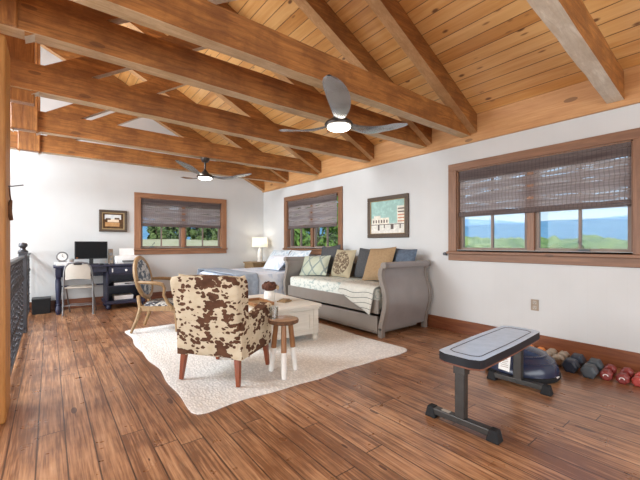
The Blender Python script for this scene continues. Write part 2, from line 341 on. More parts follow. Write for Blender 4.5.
# ------------------------------------------------------------------ mesh helpers
class MB:
    def __init__(s): s.bm = bmesh.new(); s.mi = 0
    def _faces(s, fs):
        for f in fs: f.material_index = s.mi
    def box(s, c, d, rot=None, bev=0.0, seg=2, taper=None):
        """box of size d centred at c; taper = (sx, sy) scale of the top face"""
        g = bmesh.ops.create_cube(s.bm, size=1.0); vs = g['verts']
        for v in vs:
            if taper and v.co.z > 0: v.co.x *= taper[0]; v.co.y *= taper[1]
            v.co = Vector((v.co.x*d[0], v.co.y*d[1], v.co.z*d[2]))
        fs = list({f for v in vs for f in v.link_faces}); s._faces(fs)
        if bev > 0:
            ed = list({e for v in vs for e in v.link_edges})
            r = bmesh.ops.bevel(s.bm, geom=ed, offset=bev, segments=seg, profile=0.5, affect='EDGES')
            s._faces(r['faces']); vs = list({v for f in r['faces'] for v in f.verts} | {v for v in vs if v.is_valid})
        m = Matrix.Translation(Vector(c))
        if rot is not None: m = m @ rot.to_4x4()
        for v in vs: v.co = m @ v.co
        return s
    def box2(s, a, b, bev=0.0, seg=2):
        a, b = Vector(a), Vector(b); return s.box((a+b)/2, [abs(q) for q in (b-a)], None, bev, seg)
    def tube(s, pts, rad, n=8, cap=True, up=(0, 0, 1), twist=0.0, sy=1.0):
        pts = [Vector(p) for p in pts]; k = len(pts)
        rr = rad if isinstance(rad, (list, tuple)) else [rad]*k
        rings = []; px = None
        for i, p in enumerate(pts):
            tdir = (pts[min(i+1, k-1)]-pts[max(i-1, 0)]).normalized()
            if px is None:
                u = Vector(up)
                if abs(tdir.dot(u)) > 0.95: u = Vector((1, 0, 0))
                px = (u-tdir*u.dot(tdir)).normalized()
            else: px = (px-tdir*px.dot(tdir)).normalized()
            py = tdir.cross(px)
            rings.append([s.bm.verts.new(p+(px*math.cos(2*PI*j/n+twist*i)+py*sy*math.sin(2*PI*j/n+twist*i))*rr[i]) for j in range(n)])
        fs = []
        for i in range(k-1):
            for j in range(n): fs.append(s.bm.faces.new((rings[i][j], rings[i][(j+1) % n], rings[i+1][(j+1) % n], rings[i+1][j])))
        if cap: fs.append(s.bm.faces.new(rings[0][::-1])); fs.append(s.bm.faces.new(rings[-1]))
        s._faces(fs); return s
    def lathe(s, prof, c=(0, 0, 0), n=24, axis=None):
        """prof: (radius, height) list revolved about z at c (or about an axis matrix)"""
        c = Vector(c); rings = []
        for r, z in prof:
            q = []
            for j in range(n):
                v = Vector((r*math.cos(2*PI*j/n), r*math.sin(2*PI*j/n), z))
                q.append(s.bm.verts.new(c+(axis @ v if axis is not None else v)))
            rings.append(q)
        fs = []
        for i in range(len(rings)-1):
            for j in range(n): fs.append(s.bm.faces.new((rings[i][j], rings[i][(j+1) % n], rings[i+1][(j+1) % n], rings[i+1][j])))
        if prof[0][0] > 1e-5: fs.append(s.bm.faces.new(rings[0][::-1]))
        if prof[-1][0] > 1e-5: fs.append(s.bm.faces.new(rings[-1]))
        s._faces(fs); return s
    def prism(s, poly, f, a, b):
        """poly of 2D points; f(u, v, t) -> point; extruded from t=a to t=b"""
        r0 = [s.bm.verts.new(f(u, v, a)) for u, v in poly]; r1 = [s.bm.verts.new(f(u, v, b)) for u, v in poly]
        n = len(poly); fs = [s.bm.faces.new(r0[::-1]), s.bm.faces.new(r1)]
        for i in range(n): fs.append(s.bm.faces.new((r0[i], r0[(i+1) % n], r1[(i+1) % n], r1[i])))
        s._faces(fs); return s
    def grid(s, fn, nu, nv, close_u=False):
        vs = [[s.bm.verts.new(fn(i/nu, j/nv)) for j in range(nv+1)] for i in range(nu+(0 if close_u else 1))]
        fs = []; k = len(vs)
        for i in range(nu if close_u else k-1):
            for j in range(nv): fs.append(s.bm.faces.new((vs[i][j], vs[(i+1) % k][j], vs[(i+1) % k][j+1], vs[i][j+1])))
        s._faces(fs); return s
    def xf(s, m):
        for v in s.bm.verts: v.co = m @ v.co
        return s
    def bevel(s, w, seg=2):
        ed = [e for e in s.bm.edges if len(e.link_faces) == 2 and e.calc_face_angle(0) > 0.6]
        r = bmesh.ops.bevel(s.bm, geom=ed, offset=w, segments=seg, profile=0.5, affect='EDGES', clamp_overlap=True)
        return s
    def build(s, name, mats, parent=None, smooth=False, loc=(0, 0, 0), rot=None):
        bmesh.ops.remove_doubles(s.bm, verts=s.bm.verts, dist=1e-5)
        bmesh.ops.recalc_face_normals(s.bm, faces=s.bm.faces)
        me = bpy.data.meshes.new(name); s.bm.to_mesh(me); s.bm.free()
        for m in (mats if isinstance(mats, (list, tuple)) else [mats]): me.materials.append(m)
        if smooth:
            me.polygons.foreach_set('use_smooth', [True]*len(me.polygons))
            try: me.set_sharp_from_angle(angle=R(smooth if smooth > 1 else 42))
            except Exception: pass
        o = bpy.data.objects.new(name, me); C.objects.link(o); o.location = loc
        if rot is not None: o.rotation_euler = rot
        if parent: o.parent = parent
        return o

def tag(o, label, cat, group=None, kind=None):
    if label: o['label'] = label
    if cat: o['category'] = cat
    if group: o['group'] = group
    if kind: o['kind'] = kind
    return o
def thing(name, label, cat, loc=(0, 0, 0), rz=0.0, group=None, kind=None):
    o = bpy.data.objects.new(name, None); C.objects.link(o); o.location = loc; o.rotation_euler = (0, 0, rz); o.empty_display_size = 0.1
    return tag(o, label, cat, group, kind)
def struct(o): o['kind'] = 'structure'; return o
def dup(root, loc=None, rz=None, label=None):
    r = root.copy(); C.objects.link(r)
    if loc is not None: r.location = loc
    if rz is not None: r.rotation_euler = (0, 0, rz)
    if label: r['label'] = label
    for ch in list(root.children):
        c = ch.copy(); C.objects.link(c); c.parent = r
        for g in list(ch.children):
            d = g.copy(); C.objects.link(d); d.parent = c
    return r

# ------------------------------------------------------------------ room shell
XW, YB, XL, YR = 4.06, 7.38, -4.5, -2.6
PZ0, PZ1 = 2.35, 2.655           # wall plate
XR = -0.22; SL = 0.49
def roof_z(x): return PZ1 + SL*(XW-x) if x >= XR else PZ1 + SL*(XW-XR) - SL*(XR-x)
T = 0.17
def wall_cells(mb, u0, u1, z0, z1, holes, f):
    us = sorted({u0, u1, *[h[0] for h in holes], *[h[1] for h in holes]}); zs = sorted({z0, z1, *[h[2] for h in holes], *[h[3] for h in holes]})
    for i in range(len(us)-1):
        for j in range(len(zs)-1):
            cu, cz = (us[i]+us[i+1])/2, (zs[j]+zs[j+1])/2
            if any(h[0] < cu < h[1] and h[2] < cz < h[3] for h in holes): continue
            a, b = f(us[i], zs[j], 0), f(us[i+1], zs[j+1], T)
            mb.box2(a, b)
WIN1 = (0.69, 2.365, 1.045, 2.04); WIN2 = (4.63, 6.32, 1.045, 2.04); WIN3 = (1.385, 3.01, 1.045, 2.015)
mb = MB(); wall_cells(mb, YR, YB, -2.6, PZ1, [WIN1, WIN2], lambda u, z, t: (XW+t, u, z)); struct(mb.build('wall_right', M['wall']))
mb = MB(); wall_cells(mb, XL, XW+T, -2.6, PZ1, [WIN3], lambda u, z, t: (u, YB+t, z))
mb.prism([(XL, PZ1), (XW, PZ1), (XR, roof_z(XR))], lambda u, v, t: (u, YB+t, v), 0, T); struct(mb.build('wall_back', M['wall']))
mb = MB(); mb.box2((XL-T, YR, -2.6), (XL, YB, PZ1)); struct(mb.build('wall_left', M['wall']))
mb = MB(); mb.box2((XL, YR-T, -2.6), (XW+T, YR, PZ1)); mb.prism([(XL, PZ1), (XW, PZ1), (XR, roof_z(XR))], lambda u, v, t: (u, YR-t, v), 0, T)
struct(mb.build('wall_rear', M['wall']))
mb = MB()
mb.box2((-0.36, YR, -0.2), (XW, YB, 0)); mb.box2((XL, YR, -0.2), (-0.36, 3.0, 0))
struct(mb.build('floor', M['floor']))
mb = MB(); mb.box2((XL, 3.0, -2.6), (-0.36, YB, -2.5)); struct(mb.build('floor_stairwell', M['floor']))
ang = math.atan(SL); L = (XW+T-XR)/math.cos(ang)
def deck(name, side):
    mb = MB(); mb.box2((0, YR-T, 0), (L, YB+T, 0.05))
    o = mb.build(name, M['deck'])
    o.location = (XR, 0, roof_z(XR)); o.rotation_euler = (0, ang if side > 0 else PI-ang, 0)
    if side < 0:
        o.location.z += 0.0; 
    return struct(o)
deck('ceiling', 1)
d2 = deck('ceiling_left', -1); d2.location.z += 0.05/math.cos(ang)
# plates, baseboards
mb = MB(); mb.box2((XW-0.035, YR, PZ0), (XW, YB, PZ1+0.02)); mb.bevel(0.004, 1); struct(mb.build('trim_1', M['plate']))
mb = MB(); mb.box2((XL, YR, PZ0), (XL+0.035, YB, PZ1)); struct(mb.build('trim_2', M['plate']))
mb = MB(); mb.box2((XW-0.022, YR, 0), (XW, YB, 0.165)); mb.bevel(0.004, 1); struct(mb.build('baseboard_right', M['base_y']))
mb = MB(); mb.box2((-0.36, YB-0.022, 0), (XW-0.022, YB, 0.165)); mb.bevel(0.004, 1); struct(mb.build('baseboard_back', M['base_x']))

# ------------------------------------------------------------------ windows and blinds
def window(n, wall, hole, trim, trimz, knob=None, crank=None):
    """wall 'R': u is y on the right wall; 'B': u is x on the back wall (outward = +)"""
    u0, u1, z0, z1 = hole
    P = (lambda u, d, z: (XW+d, u, z)) if wall == 'R' else (lambda u, d, z: (u, YB+d, z))
    root = bpy.data.objects.new('window_%d' % n, None); C.objects.link(root); root['kind'] = 'structure'
    root['label'] = {1: 'big wood-trimmed window above the weights with mountain view', 2: 'wood-trimmed window above the daybed', 3: 'wood-trimmed window in the far wall beside the desk'}[n]
    def b(mb, a, c): return mb.box2(P(*a), P(*c))
    cw = 0.11
    mb = MB(); b(mb, (u0-cw, -0.022, z1), (u1+cw, 0, z1+0.092)); mb.bevel(0.003, 1); mb.build('head_casing', trim, root)
    for s, e in ((u0-cw, u0), (u1, u1+cw)):
        mb = MB(); b(mb, (s, -0.022, z0-0.02), (e, 0, z1)); mb.bevel(0.003, 1); mb.build('side_casing', trimz, root)
    mb = MB(); b(mb, (u0-cw-0.012, -0.05, z0-0.052), (u1+cw+0.012, 0.0, z0-0.02)); b(mb, (u0, 0, z0-0.04), (u1, 0.09, z0)); mb.bevel(0.004, 1); mb.build('window_sill', trim, root)
    mb = MB(); b(mb, (u0-cw, -0.02, z0-0.135), (u1+cw, 0, z0-0.052)); mb.bevel(0.003, 1); mb.build('apron', trim, root)
    mb = MB()
    b(mb, (u0-0.002, 0.0, z0), (u0+0.012, T, z1)); b(mb, (u1-0.012, 0.0, z0), (u1+0.002, T, z1)); b(mb, (u0, 0, z1-0.012), (u1, T, z1))
    mb.build('jamb', trimz, root)
    um = (u0+u1)/2
    mb = MB(); b(mb, (um-0.035, 0.02, z0), (um+0.035, 0.12, z1-0.012)); mb.bevel(0.004, 1); mb.build('mullion', trimz, root)
    for s, e in ((u0+0.012, um-0.035), (um+0.035, u1-0.012)):
        f = 0.036; mb = MB()
        b(mb, (s, 0.06, z0), (s+f, 0.105, z1-0.012)); b(mb, (e-f, 0.06, z0), (e, 0.105, z1-0.012))
        b(mb, (s+f, 0.06, z0), (e-f, 0.105, z0+f*0.8)); b(mb, (s+f, 0.06, z1-0.012-f), (e-f, 0.105, z1-0.012))
        c = (s+e)/2; b(mb, (c-0.011, 0.062, z0+f*0.8), (c+0.011, 0.1, z1-0.012-f))
        sh = mb.build('sash', M['sash'], root)
        mb = MB(); b(mb, (s+f-0.004, 0.08, z0+f*0.8-0.004), (e-f+0.004, 0.084, z1-0.012-f+0.004)); mb.build('pane', M['glass'], sh)
    for c in (crank or []):
        mb = MB(); mb.box(P(c, 0.045, z0+0.012), (0.03, 0.09, 0.022) if wall == 'R' else (0.09, 0.03, 0.022), bev=0.004)
        mb.tube([P(c, 0.045, z0+0.02), P(c+0.0, 0.03, z0+0.05), P(c+0.03, 0.0, z0+0.085)], 0.004, 6)
        mb.tube([P(c+0.03, 0.0, z0+0.083), P(c+0.033, -0.002, z0+0.105)], 0.007, 6)
        mb.build('crank_handle', M['hexgrey'], root, smooth=True)
    if knob is not None:
        mb = MB(); mb.tube([P(knob, 0.0, z0-0.055), P(knob, -0.05, z0-0.055)], 0.02, 10); mb.build('sill_knob', M['iron'], root, smooth=True)
    return root
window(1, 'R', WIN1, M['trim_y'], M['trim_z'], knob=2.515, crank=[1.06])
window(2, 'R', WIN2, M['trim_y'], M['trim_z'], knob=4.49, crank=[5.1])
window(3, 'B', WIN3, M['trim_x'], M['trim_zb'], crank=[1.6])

def blind(wall, u0, u1, zb, zt, label):
    P = (lambda u, d, z: Vector((XW+d, u, z))) if wall == 'R' else (lambda u, d, z: Vector((u, YB+d, z)))
    base = P((u0+u1)/2, 0.02, zb)
    r = thing('woven_blind', label, 'blind', base, 0, 'woven window blinds')
    def b(mb, a, c): return mb.box2(P(*a)-base, P(*c)-base)
    # shade with soft roman folds at the bottom
    def fn(s, t):
        z = zb+0.03+(zt-zb-0.05)*t; d = 0.022-0.006*abs(math.sin(t*PI*4))
        return P(u0+(u1-u0)*s, d, z)-base
    mb = MB(); mb.grid(fn, 12, 40); mb.build('woven_shade', M['blind'], r, smooth=True)
    mb = MB(); b(mb, (u0, 0.002, zt-0.13), (u1, 0.012, zt)); mb.bevel(0.003, 1); mb.build('valance', M['blind_valance'], r)
    mb = MB(); b(mb, (u0-0.004, 0.002, zb), (u1+0.004, 0.03, zb+0.06)); mb.bevel(0.01, 2); mb.build('hem_bar', M['blind_valance'], r)
    mb = MB(); b(mb, (u0+0.004, 0.014, zt-0.04), (u1-0.004, 0.05, zt-0.002)); mb.build('head_rail', M['trim_z'], r)
    return r
M['blind_valance'] = blind_mat('dark_reed_band', 0.62)
blind('R', 0.705, 2.335, 1.455, 2.032, 'wide dark woven blind half lowered in the big window above the weights')
blind('R', 4.70, 6.30, 1.435, 2.032, 'woven blind half lowered in the window above the daybed')
blind('B', 1.41, 2.99, 1.46, 2.005, 'woven blind half lowered in the far wall window beside the desk')

# invented skylight frame on the left slope, set round the added fill lamp
rw = bpy.data.objects.new('window_4', None); C.objects.link(rw); rw['kind'] = 'structure'; rw.location = (-2.6, 5.25, roof_z(-2.6)-0.02); rw.rotation_euler = (0, -ang, 0)
mb = MB()
for a, b_ in (((-0.6, -1.8), (-0.5, 1.8)), ((0.5, -1.8), (0.6, 1.8)), ((-0.5, -1.8), (0.5, -1.7)), ((-0.5, 1.7), (0.5, 1.8)), ((-0.5, -0.04), (0.5, 0.04))): mb.box2((*a, -0.03), (*b_, 0.015))
mb.build('frame', M['trim_y'], rw)
# ------------------------------------------------------------------ roof trusses
def hewn(mb, a, b, jit=0.006, nx=24, seed=0):
    """a straight timber box from a to b along x with slightly uneven faces"""
    a, b = Vector(a), Vector(b)
    def ring(t, i):
        x = a.x+(b.x-a.x)*t
        def j(k): return jit*noise.noise(Vector((x*2.2+seed*7, k*3.1, i*0.3)))
        return [Vector((x, a.y+j(0), a.z+j(1))), Vector((x, b.y+j(2), a.z+j(3))), Vector((x, b.y+j(4), b.z+j(5))), Vector((x, a.y+j(6), b.z+j(7)))]
    rs = [[mb.bm.verts.new(p) for p in ring(i/nx, i)] for i in range(nx+1)]
    for i in range(nx):
        for k in range(4):
            f = mb.bm.faces.new((rs[i][k], rs[i][(k+1) % 4], rs[i+1][(k+1) % 4], rs[i+1][k]))
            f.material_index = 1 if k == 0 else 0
    mb.bm.faces.new(rs[0][::-1]); mb.bm.faces.new(rs[-1])
    return mb
def slope_bar(mb, p0, p1, depth, y0, y1, pale=True):
    """bar whose lower edge runs p0->p1 in the x-z plane, given vertical depth"""
    q = [(p0[0], p0[1]), (p1[0], p1[1]), (p1[0], p1[1]+depth), (p0[0], p0[1]+depth)]
    r0 = [mb.bm.verts.new((x, y0, z)) for x, z in q]; r1 = [mb.bm.verts.new((x, y1, z)) for x, z in q]
    mb.bm.faces.new(r0[::-1]); mb.bm.faces.new(r1)
    for i in range(4):
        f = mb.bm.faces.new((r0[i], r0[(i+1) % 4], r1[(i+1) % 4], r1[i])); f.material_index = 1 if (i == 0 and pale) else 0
    return mb
def truss(Y, label, seed, under, tilt=0.0, king_y0=-0.03, king_bot=2.42, kx=0.0, raft=True, strut=True, king=True, zb=2.43, dep=0.235):
    base = Vector((XR, Y+0.05, 2.4))
    r = thing('roof_truss', label, 'roof truss', base, 0, 'exposed timber roof trusses')
    ml = Matrix.Translation(-base)
    mb = MB(); hewn(mb, (XL+0.04, Y, zb), (XW-0.037, Y+0.12, zb+dep), seed=seed, nx=40)
    for v in mb.bm.verts: v.co.z += tilt*(XW-v.co.x)
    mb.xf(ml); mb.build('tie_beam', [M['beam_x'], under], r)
    for s in (1, -1):
        X = lambda x: XR+s*(x-XR)
        dv = 0.215
        z0 = roof_z(XW-0.04)-0.004; z1 = roof_z(XR)-0.004
        if not raft: continue
        mb = MB(); slope_bar(mb, (X(XW-0.04), z0-dv), (XR+s*0.02, roof_z(XR+0.02)-0.004-dv), dv, Y-0.085, Y+0.035); mb.xf(ml)
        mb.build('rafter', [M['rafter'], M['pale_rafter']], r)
        if strut:
            # from the foot of the king post up to the rafter
            x1 = 1.72
            zlow0 = 2.40; zlow1 = roof_z(x1)-dv-0.03
            mb = MB(); slope_bar(mb, (X(XR+0.1), zlow0), (X(x1), zlow1), 0.215, Y+0.008, Y+0.112); mb.xf(ml)
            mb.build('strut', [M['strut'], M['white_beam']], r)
    if king:
        mb = MB(); mb.box2((XR+kx-0.12, Y+king_y0, king_bot), (XR+kx+0.12, Y+king_y0+0.10, roof_z(XR)-0.22)); mb.bevel(0.008, 1); mb.xf(ml)
        mb.build('king_post', M['beam_z'], r)
    return r
M['pale_rafter'] = wood('lit_rafter_underside', (0.40, 0.20, 0.075), (0.64, 0.38, 0.18), 'X', 0.6, rot=(0, R(26), 0), fine=1.2, bump=0.3, coat=0.25)  # paler copy of the rafter wood: light from below put into colour
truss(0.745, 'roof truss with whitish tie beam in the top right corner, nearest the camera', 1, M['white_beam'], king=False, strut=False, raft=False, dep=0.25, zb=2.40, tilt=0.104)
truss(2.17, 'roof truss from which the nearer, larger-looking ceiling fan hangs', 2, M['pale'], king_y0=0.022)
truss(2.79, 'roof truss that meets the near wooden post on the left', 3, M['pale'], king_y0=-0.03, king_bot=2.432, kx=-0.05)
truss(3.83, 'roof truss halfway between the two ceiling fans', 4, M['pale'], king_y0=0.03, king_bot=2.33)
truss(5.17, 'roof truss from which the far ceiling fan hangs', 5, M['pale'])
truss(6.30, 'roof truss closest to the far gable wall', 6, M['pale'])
r = thing('gable_rafter', 'pair of sloping timbers fixed against the far gable wall', 'rafter', (XR, 7.3, 2.6))
for s in (1, -1):
    X = lambda x: XR+s*(x-XR)
    mb = MB(); slope_bar(mb, (X(XW-0.04), roof_z(XW-0.04)-0.29), (XR+s*0.005, roof_z(XR)-0.30), 0.285, 7.26, 7.375); mb.xf(Matrix.Translation((-XR, -7.3, -2.6)))
    mb.build('rafter', [M['rafter'], M['pale_rafter']], r)
# near support post on the left
mb = MB(); mb.box((0, 0, 1.21), (0.22, 0.33, 2.42), bev=0.012)
for k in range(6):
    pass
tag(mb.build('support_post', M['post'], None, loc=(-0.323, 3.06, 0)), 'golden brown floor-to-beam wooden post at the left edge beside the railing', 'post')
r = thing('iron_hook', 'thin iron hook with a dark hanging strap on the left wooden post', 'hook', (-0.213, 3.06, 1.5))
mb = MB(); mb.tube([(0, 0, 0.0), (0.02, 0.0, 0.002), (0.075, 0.02, 0.018)], 0.004, 6); mb.build('hook_rod', M['iron'], r, smooth=True)
mb = MB(); mb.tube([(0.006, 0, 0.0), (0.008, 0, -0.05), (0.014, 0, -0.10)], 0.004, 6); mb.tube([(0.014, 0, -0.09), (0.008, 0, -0.12), (0.006, 0, -0.17), (0.016, 0, -0.225)], [0.008, 0.013, 0.014, 0.010], 8)
mb.build('hanging_strap', M['bark'], r, smooth=True)

# ------------------------------------------------------------------ iron stair railing
rl = thing('stair_railing', 'black wrought-iron railing with twisted balusters along the stairwell at left', 'railing', (-0.26, 5.3, 0))
mb = MB(); mb.box2((-0.022, -2.07, 0.945), (0.022, 2.06, 0.975), bev=0.006); mb.build('top_rail', M['iron'], rl)
mb = MB(); mb.box2((-0.016, -2.07, 0.055), (0.016, 2.06, 0.078), bev=0.004); mb.build('bottom_rail', M['iron'], rl)
bal = None
ys = [-1.99+0.103*i for i in range(40)]
for i, y in enumerate(ys):
    if abs(y-0.42) < 0.055 or y > 2.04: continue
    if bal is None:
        mb = MB(); n = 36
        mb.tube([(0, 0, 0.07+0.88*k/n) for k in range(n+1)], 0.0095, 4, twist=0.7)
        mb.lathe([(0.010, 0.672), (0.019, 0.685), (0.021, 0.70), (0.019, 0.715), (0.010, 0.728)], n=10)
        mb.lathe([(0.010, 0.30), (0.017, 0.312), (0.010, 0.325)], n=8)
        bal = mb.build('baluster', M['iron'], rl); bal.location = (0, y, 0)
    else:
        c = bal.copy(); C.objects.link(c); c.parent = rl; c.location = (0, y, 0); c.rotation_euler = (0, 0, random.uniform(0, 6.28))
mb = MB(); mb.box((0, 0, 0.50), (0.085, 0.085, 1.0), bev=0.008); mb.box((0, 0, 1.005), (0.10, 0.10, 0.02), bev=0.005)
nw = mb.build('newel_post', M['newel'] if 'newel' in M else M['iron'], rl, loc=(0, 0.42, 0))
mb = MB(); mb.lathe([(0.05, 1.015), (0.052, 1.03), (0.03, 1.045), (0.024, 1.06), (0.030, 1.07), (0.044, 1.09), (0.046, 1.108), (0.036, 1.128), (0.0, 1.137)], n=18); mb.build('finial', M['iron'], nw, smooth=True)

# ------------------------------------------------------------------ ceiling fans
def fan(x, y, base_ang, label):
    zc = 2.425
    r = thing('ceiling_fan', label, 'ceiling fan', (x, y, zc), 0, 'three-bladed ceiling fans')
    mb = MB(); mb.lathe([(0.068, 0.0), (0.066, -0.015), (0.045, -0.055), (0.022, -0.065), (0.0, -0.065)], n=24); mb.build('canopy', M['fan_body'], r, smooth=True)
    mb = MB(); mb.tube([(0, 0, -0.06), (0, 0, -0.19)], 0.014, 12); mb.build('downrod', M['fan_body'], r, smooth=True)
    mb = MB(); mb.lathe([(0.016, -0.165), (0.026, -0.19), (0.06, -0.225), (0.115, -0.262), (0.125, -0.28), (0.118, -0.297), (0.0, -0.297)], n=32); mb.build('motor_housing', M['fan_body'], r, smooth=True)
    mb = MB(); mb.lathe([(0.098, -0.297), (0.100, -0.305), (0.088, -0.318), (0.055, -0.328), (0.0, -0.331)], n=32); mb.build('light_lens', M['fan_light'], r, smooth=True)
    blade = None
    for k in range(3):
        if blade is None:
            L0 = 0.70
            def surf(s, t, side):
                rr = 0.085+(L0-0.085)*s
                w = 0.058+0.045*math.sin(min(1, s*1.15)*PI*0.62) if s < 0.9 else 0
                hw = 0.032+0.058*math.sin(PI*min(1, s/0.70)*0.5)**1.3
                if s > 0.62: hw *= math.sqrt(max(0.0, 1-((s-0.62)/0.385)**2.6))
                hw = max(hw, 0.004)
                c = (t*2-1)*hw
                sweep = 0.05*math.sin(s*PI*0.9)-0.02*s
                zz = -0.268-0.03*math.sin(min(1, s*1.4)*PI)*0.6+0.075*s*s - 0.20*c*(1-0.55*s) 
                return Vector((rr, c+sweep, zz+side*0.006*(1-(t*2-1)**2)))
            mb = MB(); mb.grid(lambda s, t: surf(s, t, 1), 28, 10); mb.grid(lambda s, t: surf(s, t, -1), 28, 10)
            blade = mb.build('fan_blade', M['fan_blade'], r, smooth=60); b = blade
        else:
            b = blade.copy(); C.objects.link(b); b.parent = r
        b.rotation_euler = (0, 0, R(base_ang+120*k))
    ld = bpy.data.lights.new('fan_bulb', 'AREA'); ld.shape = 'DISK'; ld.size = 0.18; ld.energy = 5; ld.color = (1.0, 0.9, 0.76)
    lo = bpy.data.objects.new('fan_bulb', ld); C.objects.link(lo); lo.parent = r; lo.location = (0, 0, -0.345)
    return r
# blade headings: near blade towards the camera
fan(1.96, 2.235, -38.12+262, 'nearer ceiling fan with pewter blades and lit lens, right of centre')
fan(1.875, 5.235, -38.12+258, 'far ceiling fan hanging above the desk side of the room')

# ------------------------------------------------------------------ rug
X0, X1, Y0, Y1 = 0.755, 2.975, 2.265, 5.03
def rugf(s, t):
    x = X0+(X1-X0)*s; y = Y0+(Y1-Y0)*t
    ex = (1-abs(2*s-1))**3; 
    if s < 0.12: x += (0.12-s)/0.12*(0.010*math.sin(y*4.3)+0.010*math.sin(y*9.7+1))
    if s > 0.88: x += (s-0.88)/0.12*(0.016*math.sin(y*5.1+2))
    if t < 0.1: y += (0.1-t)/0.1*(0.012*math.sin(x*6.0+1)+0.008*math.sin(x*13))
    # rounded corners
    cx = min(s*(X1-X0), (1-s)*(X1-X0)); cy = min(t*(Y1-Y0), (1-t)*(Y1-Y0))
    if cx < 0.06 and cy < 0.06:
        k = 0.02*(1-cx/0.06)*(1-cy/0.06); x += k if s < 0.5 else -k; y += k if t < 0.5 else -k
    edge = min(cx, cy); z = 0.014 if edge > 0.02 else 0.006
    return Vector((x, y, z))
mb = MB(); mb.grid(rugf, 60, 80)
def rugb(s, t):
    v = rugf(s, t); v.z = 0.001; return v
mb.grid(rugb, 60, 80)
def side(fn_a, n):
    pass
ed = [e for e in mb.bm.edges if len(e.link_faces) == 1]
bmesh.ops.bridge_loops(mb.bm, edges=ed)
tag(mb.build('rug', M['rug'], None, smooth=True), 'large cream woven rug under the cowhide chair and coffee table', 'rug')

# ------------------------------------------------------------------ cowhide armchair
ZR = 0.019
fwd = Vector((0.82, 0.573)); rz = math.atan2(fwd.y, fwd.x)-PI/2
ch = thing('armchair', 'brown and cream cowhide-print armchair seen from behind on the rug', 'armchair', (1.212, 2.845, ZR), rz)
# back: slab leaning back, slightly wider at the top
mb = MB()
def backf(side):
    def f(s, t):
        z = 0.205+0.635*t; hw = 0.264+0.050*t - (0.022*max(0, (t-0.9)/0.1)**2)
        x = (s*2-1)*hw
        y = -0.262-0.095*t + (0.0 if side < 0 else 0.135-0.02*t)
        y += (-1 if side < 0 else 1)*0.012*(1-(s*2-1)**4)*math.sin(PI*min(1, max(0, t)))
        z += 0.012*(1-(s*2-1)**2)*t
        return Vector((x, y, z))
    return f
mb.grid(backf(-1), 14, 16); mb.grid(backf(1), 14, 16)
bmesh.ops.bridge_loops(mb.bm, edges=[e for e in mb.bm.edges if len(e.link_faces) == 1])
mb.bevel(0.02, 3); mb.build('backrest', M['cow'], ch, smooth=True)
for s in (-1, 1):
    prof = [(-0.27, 0.205), (0.245, 0.205), (0.265, 0.25), (0.275, 0.50), (0.262, 0.555), (0.22, 0.572), (0.10, 0.545), (-0.03, 0.515), (-0.14, 0.52), (-0.20, 0.55), (-0.245, 0.60), (-0.28, 0.55), (-0.275, 0.4)]
    mb = MB(); mb.prism(prof, lambda u, v, t: Vector((t, u, v)), s*0.295, s*0.205); mb.bevel(0.016, 3)
    mb.build('arm', M['cow'], ch, smooth=True)
mb = MB(); mb.box2((-0.204, -0.15, 0.30), (0.204, 0.29, 0.43), bev=0.035, seg=3); mb.build('seat_cushion', M['cow'], ch, smooth=True)
mb = MB(); mb.box2((-0.204, -0.2, 0.205), (0.204, 0.262, 0.30), bev=0.01); mb.build('seat_base', M['cow'], ch, smooth=True)
for sx in (-1, 1):
    for sy in (-1, 1):
        mb = MB(); mb.tube([(sx*0.245, sy*0.24-0.005, 0.21), (sx*0.262, sy*0.258-0.005, 0.0)], [0.030, 0.019], 4, twist=0, up=(1, 1, 0)); mb.build('leg', M['redwood'], ch)

# ------------------------------------------------------------------ stool and tumbler
st = thing('stool', 'small round stool with bark-edged top and white-dipped legs beside the cowhide chair', 'stool', (1.566, 2.50, ZR), 0.0)
mb = MB(); mb.mi = 1; mb.lathe([(0.115, 0.43), (0.128, 0.436), (0.131, 0.452), (0.127, 0.466)], n=32); mb.mi = 0; mb.lathe([(0.127, 0.466), (0.118, 0.470), (0.0, 0.470)], n=32)
mb.build('seat', [M['stooltop'], M['bark']], st, smooth=True)
for k in range(3):
    a = R((113, 240, 5)[k])
    p = lambda q, z: Vector((math.cos(a)*q, math.sin(a)*q, z))
    mb = MB(); mb.tube([p(0.072, 0.44), p(0.103, 0.205)], [0.021, 0.0235], 12); lg = mb.build('leg', M['stoolwood'], st, smooth=True)
    mb = MB(); mb.tube([p(0.103, 0.206), p(0.130, 0.0)], [0.0238, 0.020], 12); o = mb.build('dipped_tip', M['dip'], lg, smooth=True); o['label'] = 'white painted lower leg'
M['tumbler'] = glass_mat('tumbler_glass', (0.86, 0.88, 0.88), 0.22)
mb = MB(); mb.lathe([(0.0, 0.004), (0.030, 0.004), (0.036, 0.095), (0.039, 0.095), (0.034, 0.0), (0.0, 0.0)], n=24)
tag(mb.build('tumbler', M['tumbler'], None, smooth=True, loc=(1.50, 2.545, ZR+0.4705)), 'clear glass tumbler standing on the small round stool', 'glass')

